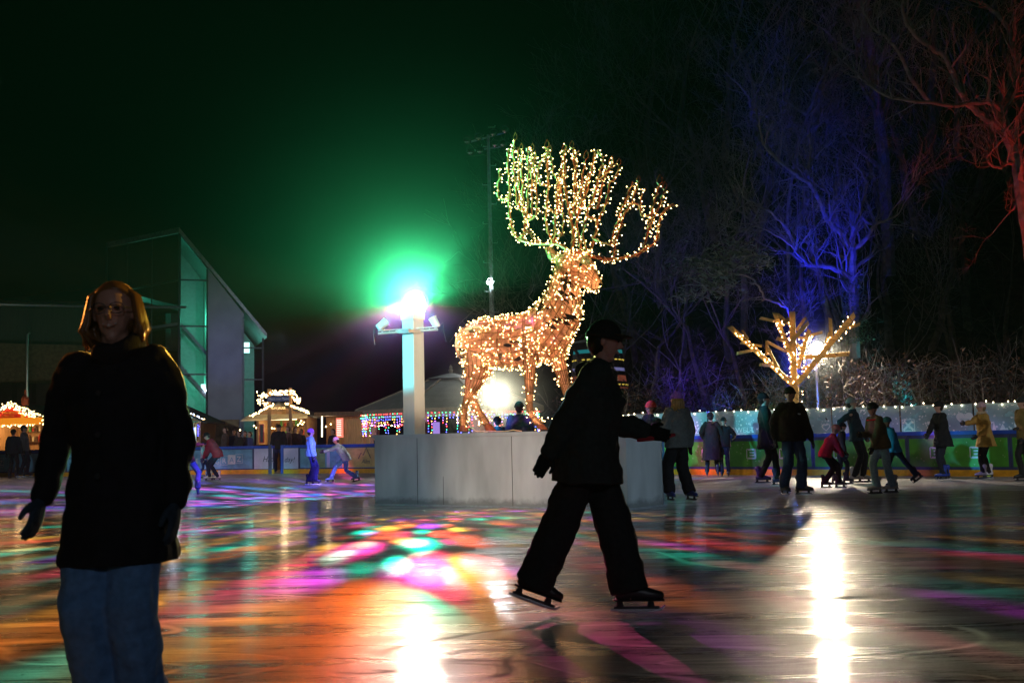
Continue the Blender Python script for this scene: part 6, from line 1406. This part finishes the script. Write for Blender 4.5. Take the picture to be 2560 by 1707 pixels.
A_('woman in a tan check coat, pink beanie and white figure skates', 2466, 1198, 1004, -85, (.42, .25, .06), (.014, .014, .016), (.75, .72, .74), hat=(.55, .36, .40), scarf=(.55, .42, .28), hair=(.3, .2, .1), lean=(-.05, 0), hip=(.03, 0), jl=.24, bulk=1.2, flare=1.15, wide=.85, hands=[(-.43, -.10, 1.22), (-.20, -.16, .95)], feet=((-.10, -.08, 0), (.10, .08, 0)), fdir=(Vector((-1, -.1, 0)), Vector((-1, 0, 0))))
A_('person in a brown coat cut by the edge of the picture', 2572, 1205, 990, -80, (.26, .15, .05), (.02, .02, .02), hat=(.03, .03, .03), lean=(-.04, 0), hands=[(-.2, -.1, 1.1), (-.1, -.1, .9)], bulk=1.2)
# --- left side
A_('dark skater nearest the edge by the letter Z board', 32, 1196, 1072, 185, (.014, .016, .018), (.012, .013, .015), hat=(.012, .012, .012), bulk=1.2)
A_('man in a grey jacket beside the dark skater at the red stall', 58, 1193, 1062, 95, (.10, .10, .11), (.02, .025, .05), hat=(.05, .04, .04), bulk=1.1)
A_('dark figure pushing off deeply behind the woman in black', 480, 1236, 1052, 150, (.012, .014, .02), (.03, .06, .16), (.015, .03, .10), hat=(.01, .01, .012), h=1.62, hip=(-.12, .05), hipz=.80, lean=(-.32, 0), feet=((-.50, .3, 0), (.13, 0, .0)), fdir=(Vector((-.2, -1, 0)), Vector((.3, -.8, -.4))), hands=[(-.75, -.1, .95), (.15, .1, 1.12)], bulk=1.15, jl=.12, wide=1.1)
A_('skater in a dark red jacket stooping forwards', 535, 1203, 1053, -65, (.24, .012, .02), (.012, .015, .03), (.60, .55, .40), hat=(.015, .014, .014), h=1.62, hip=(.10, 0), hipz=.82, lean=(-.24, -.03), head=(-.3, 0), feet=((-.12, 0, 0), (.10, .05, 0)), fdir=(Vector((-1, -.2, 0)), Vector((-1, 0, 0))), hands=[(-.35, -.1, .55), (-.28, .12, .60)], bulk=1.3, jl=.14, hood=True)
A_('small child in a pale top in front of the dark red jacket', 508, 1198, 1085, 85, (.42, .34, .36), (.03, .05, .14), (.3, .3, .3), hat=(.02, .02, .02), h=1.18, glove=(.3, .25, .2))
A_('youngster in a pink and green jacket with violet hood', 778, 1213, 1048, 100, (.20, .38, .28), (.02, .025, .10), (.02, .02, .06), hat=(.45, .18, .60), h=1.46, bulk=1.25, jl=.10, wide=1.3, feet=((-.06, 0, 0), (.10, 0, 0)), hood=True)
A_('child in a pale blue jacket stretching forwards over bent knees', 858, 1207, 1068, -80, (.50, .62, .72), (.10, .25, .55), (.15, .35, .45), hat=(.62, .60, .72), h=1.42, hip=(.08, 0), hipz=.68, lean=(-.22, 0), head=(-.1, 0), feet=((-.32, 0, 0), (.34, .12, .02)), fdir=(Vector((-1, 0, 0)), Vector((-1, 0, -.2))), hands=[(-.58, -.1, .82), (-.52, .1, .86)], bulk=1.2, jl=.12, wide=1.2)
A_('man in a dark jacket and blue jeans standing in the rink gate', 698, 1174, 1055, 10, (.012, .013, .015), (.02, .03, .11), hat=(.012, .012, .012), pos=at(697, 1150, 39.6), h=None, nofeet=True, glove=None, bulk=1.3)
crowd = [(563, 1062, 40.5, (.10, .06, .04), 'with fair hair by the poster wall'), (585, 1068, 41.0, (.08, .08, .09), 'in grey next to the fair haired one'), (598, 1071, 40.2, (.04, .03, .02), 'in brown before the poster wall'), (624, 1073, 40.4, (.05, .06, .16), 'in blue before the chalk board'),
         (720, 1060, 40.6, (.12, .06, .06), 'with a pink face next to the gate man'), (738, 1062, 40.9, (.05, .02, .02), 'in wine red between the sign post and the violet hood'), (832, 1066, 38.8, (.015, .015, .02), 'in black behind the pale blue child'), (752, 1066, 41.2, (.02, .02, .03), 'in black beside the string of loose bulbs'), (612, 1072, 41.3, (.03, .02, .02), 'with an orange scarf in the crowd')]
for x, y, Y, c, lb in crowd:
    q = at(x, y, Y); A_('onlooker ' + lb, x, 1170, y, rnd.uniform(-60, 60), c, (.02, .02, .03), pos=Vector((q.x, Y, 0)), h=1.66, nofeet=True, glove=None, hair=(.08, .04, .02), bulk=1.15).get('t').location.z = q.z - 1.66
# ================================================================== NIGHT AIR
hzb = MB(); hzb.box(-158, 158, -62, 178, -1.5, 48)
hm = bpy.data.materials.new('night_haze'); hm.use_nodes = True; t = hm.node_tree; t.nodes.clear()
o_ = t.nodes.new('ShaderNodeOutputMaterial'); v_ = t.nodes.new('ShaderNodeVolumePrincipled')
v_.inputs['Color'].default_value = (.9, .95, .95, 1); v_.inputs['Density'].default_value = HAZE; v_.inputs['Anisotropy'].default_value = 0.0
t.links.new(v_.outputs[0], o_.inputs['Volume'])
hzb.build('haze', hm, kind='stuff')
# bake the remesh modifiers
dg = bpy.context.evaluated_depsgraph_get()
for o in [o for o in col.objects if o.type == 'MESH' and len(o.modifiers)]:
    me = bpy.data.meshes.new_from_object(o.evaluated_get(dg), depsgraph=dg)
    mats = list(o.data.materials); o.modifiers.clear(); o.data = me
    me.materials.clear()
    for m in mats: me.materials.append(m)

def halo_volume(C, Rm, dens, power, lowcut=False):  # scattering ball added around a lamp to imitate its glow
    m_ = MB(); m_.sph(C, Rm, 40, 24)
    mm = bpy.data.materials.new('lamp_halo'); mm.use_nodes = True; t = mm.node_tree; t.nodes.clear(); N = t.nodes.new; K = t.links.new
    o_ = N('ShaderNodeOutputMaterial'); v_ = N('ShaderNodeVolumePrincipled'); K(v_.outputs[0], o_.inputs['Volume']); v_.inputs['Color'].default_value = (.9, .95, .95, 1)
    ge = N('ShaderNodeNewGeometry'); sb = N('ShaderNodeVectorMath'); sb.operation = 'DISTANCE'; K(ge.outputs['Position'], sb.inputs[0]); sb.inputs[1].default_value = C
    def M(op, a, b, clamp=False):
        n = N('ShaderNodeMath'); n.operation = op; n.use_clamp = clamp
        for i, v in ((0, a), (1, b)):
            if isinstance(v, (int, float)): n.inputs[i].default_value = v
            else: K(v, n.inputs[i])
        return n.outputs[0]
    dd = M('MULTIPLY', M('POWER', M('SUBTRACT', 1.0, M('DIVIDE', sb.outputs['Value'], Rm), True), power), dens)
    if lowcut:
        sz = N('ShaderNodeSeparateXYZ'); K(ge.outputs['Position'], sz.inputs[0]); zr_ = N('ShaderNodeMapRange'); zr_.interpolation_type = 'SMOOTHSTEP'
        zr_.inputs['From Min'].default_value = C.z - .4; zr_.inputs['From Max'].default_value = C.z + .5; K(sz.outputs['Z'], zr_.inputs['Value']); dd = M('MULTIPLY', dd, zr_.outputs[0])
    K(dd, v_.inputs['Density'])
    m_.build('halo_volume', mm, kind='stuff')
sc.cycles.volume_max_steps = 64
halo_volume(GLOBE, 7.0, HALO, 3.8, True); halo_volume(GLOBE + Vector((0, 0, .05)), 2.4, .05, 4.0)
halo_volume(DEER_LAMP, 2.8, .30, 2.6); halo_volume(TREE_LAMP, 2.0, .10, 2.4)
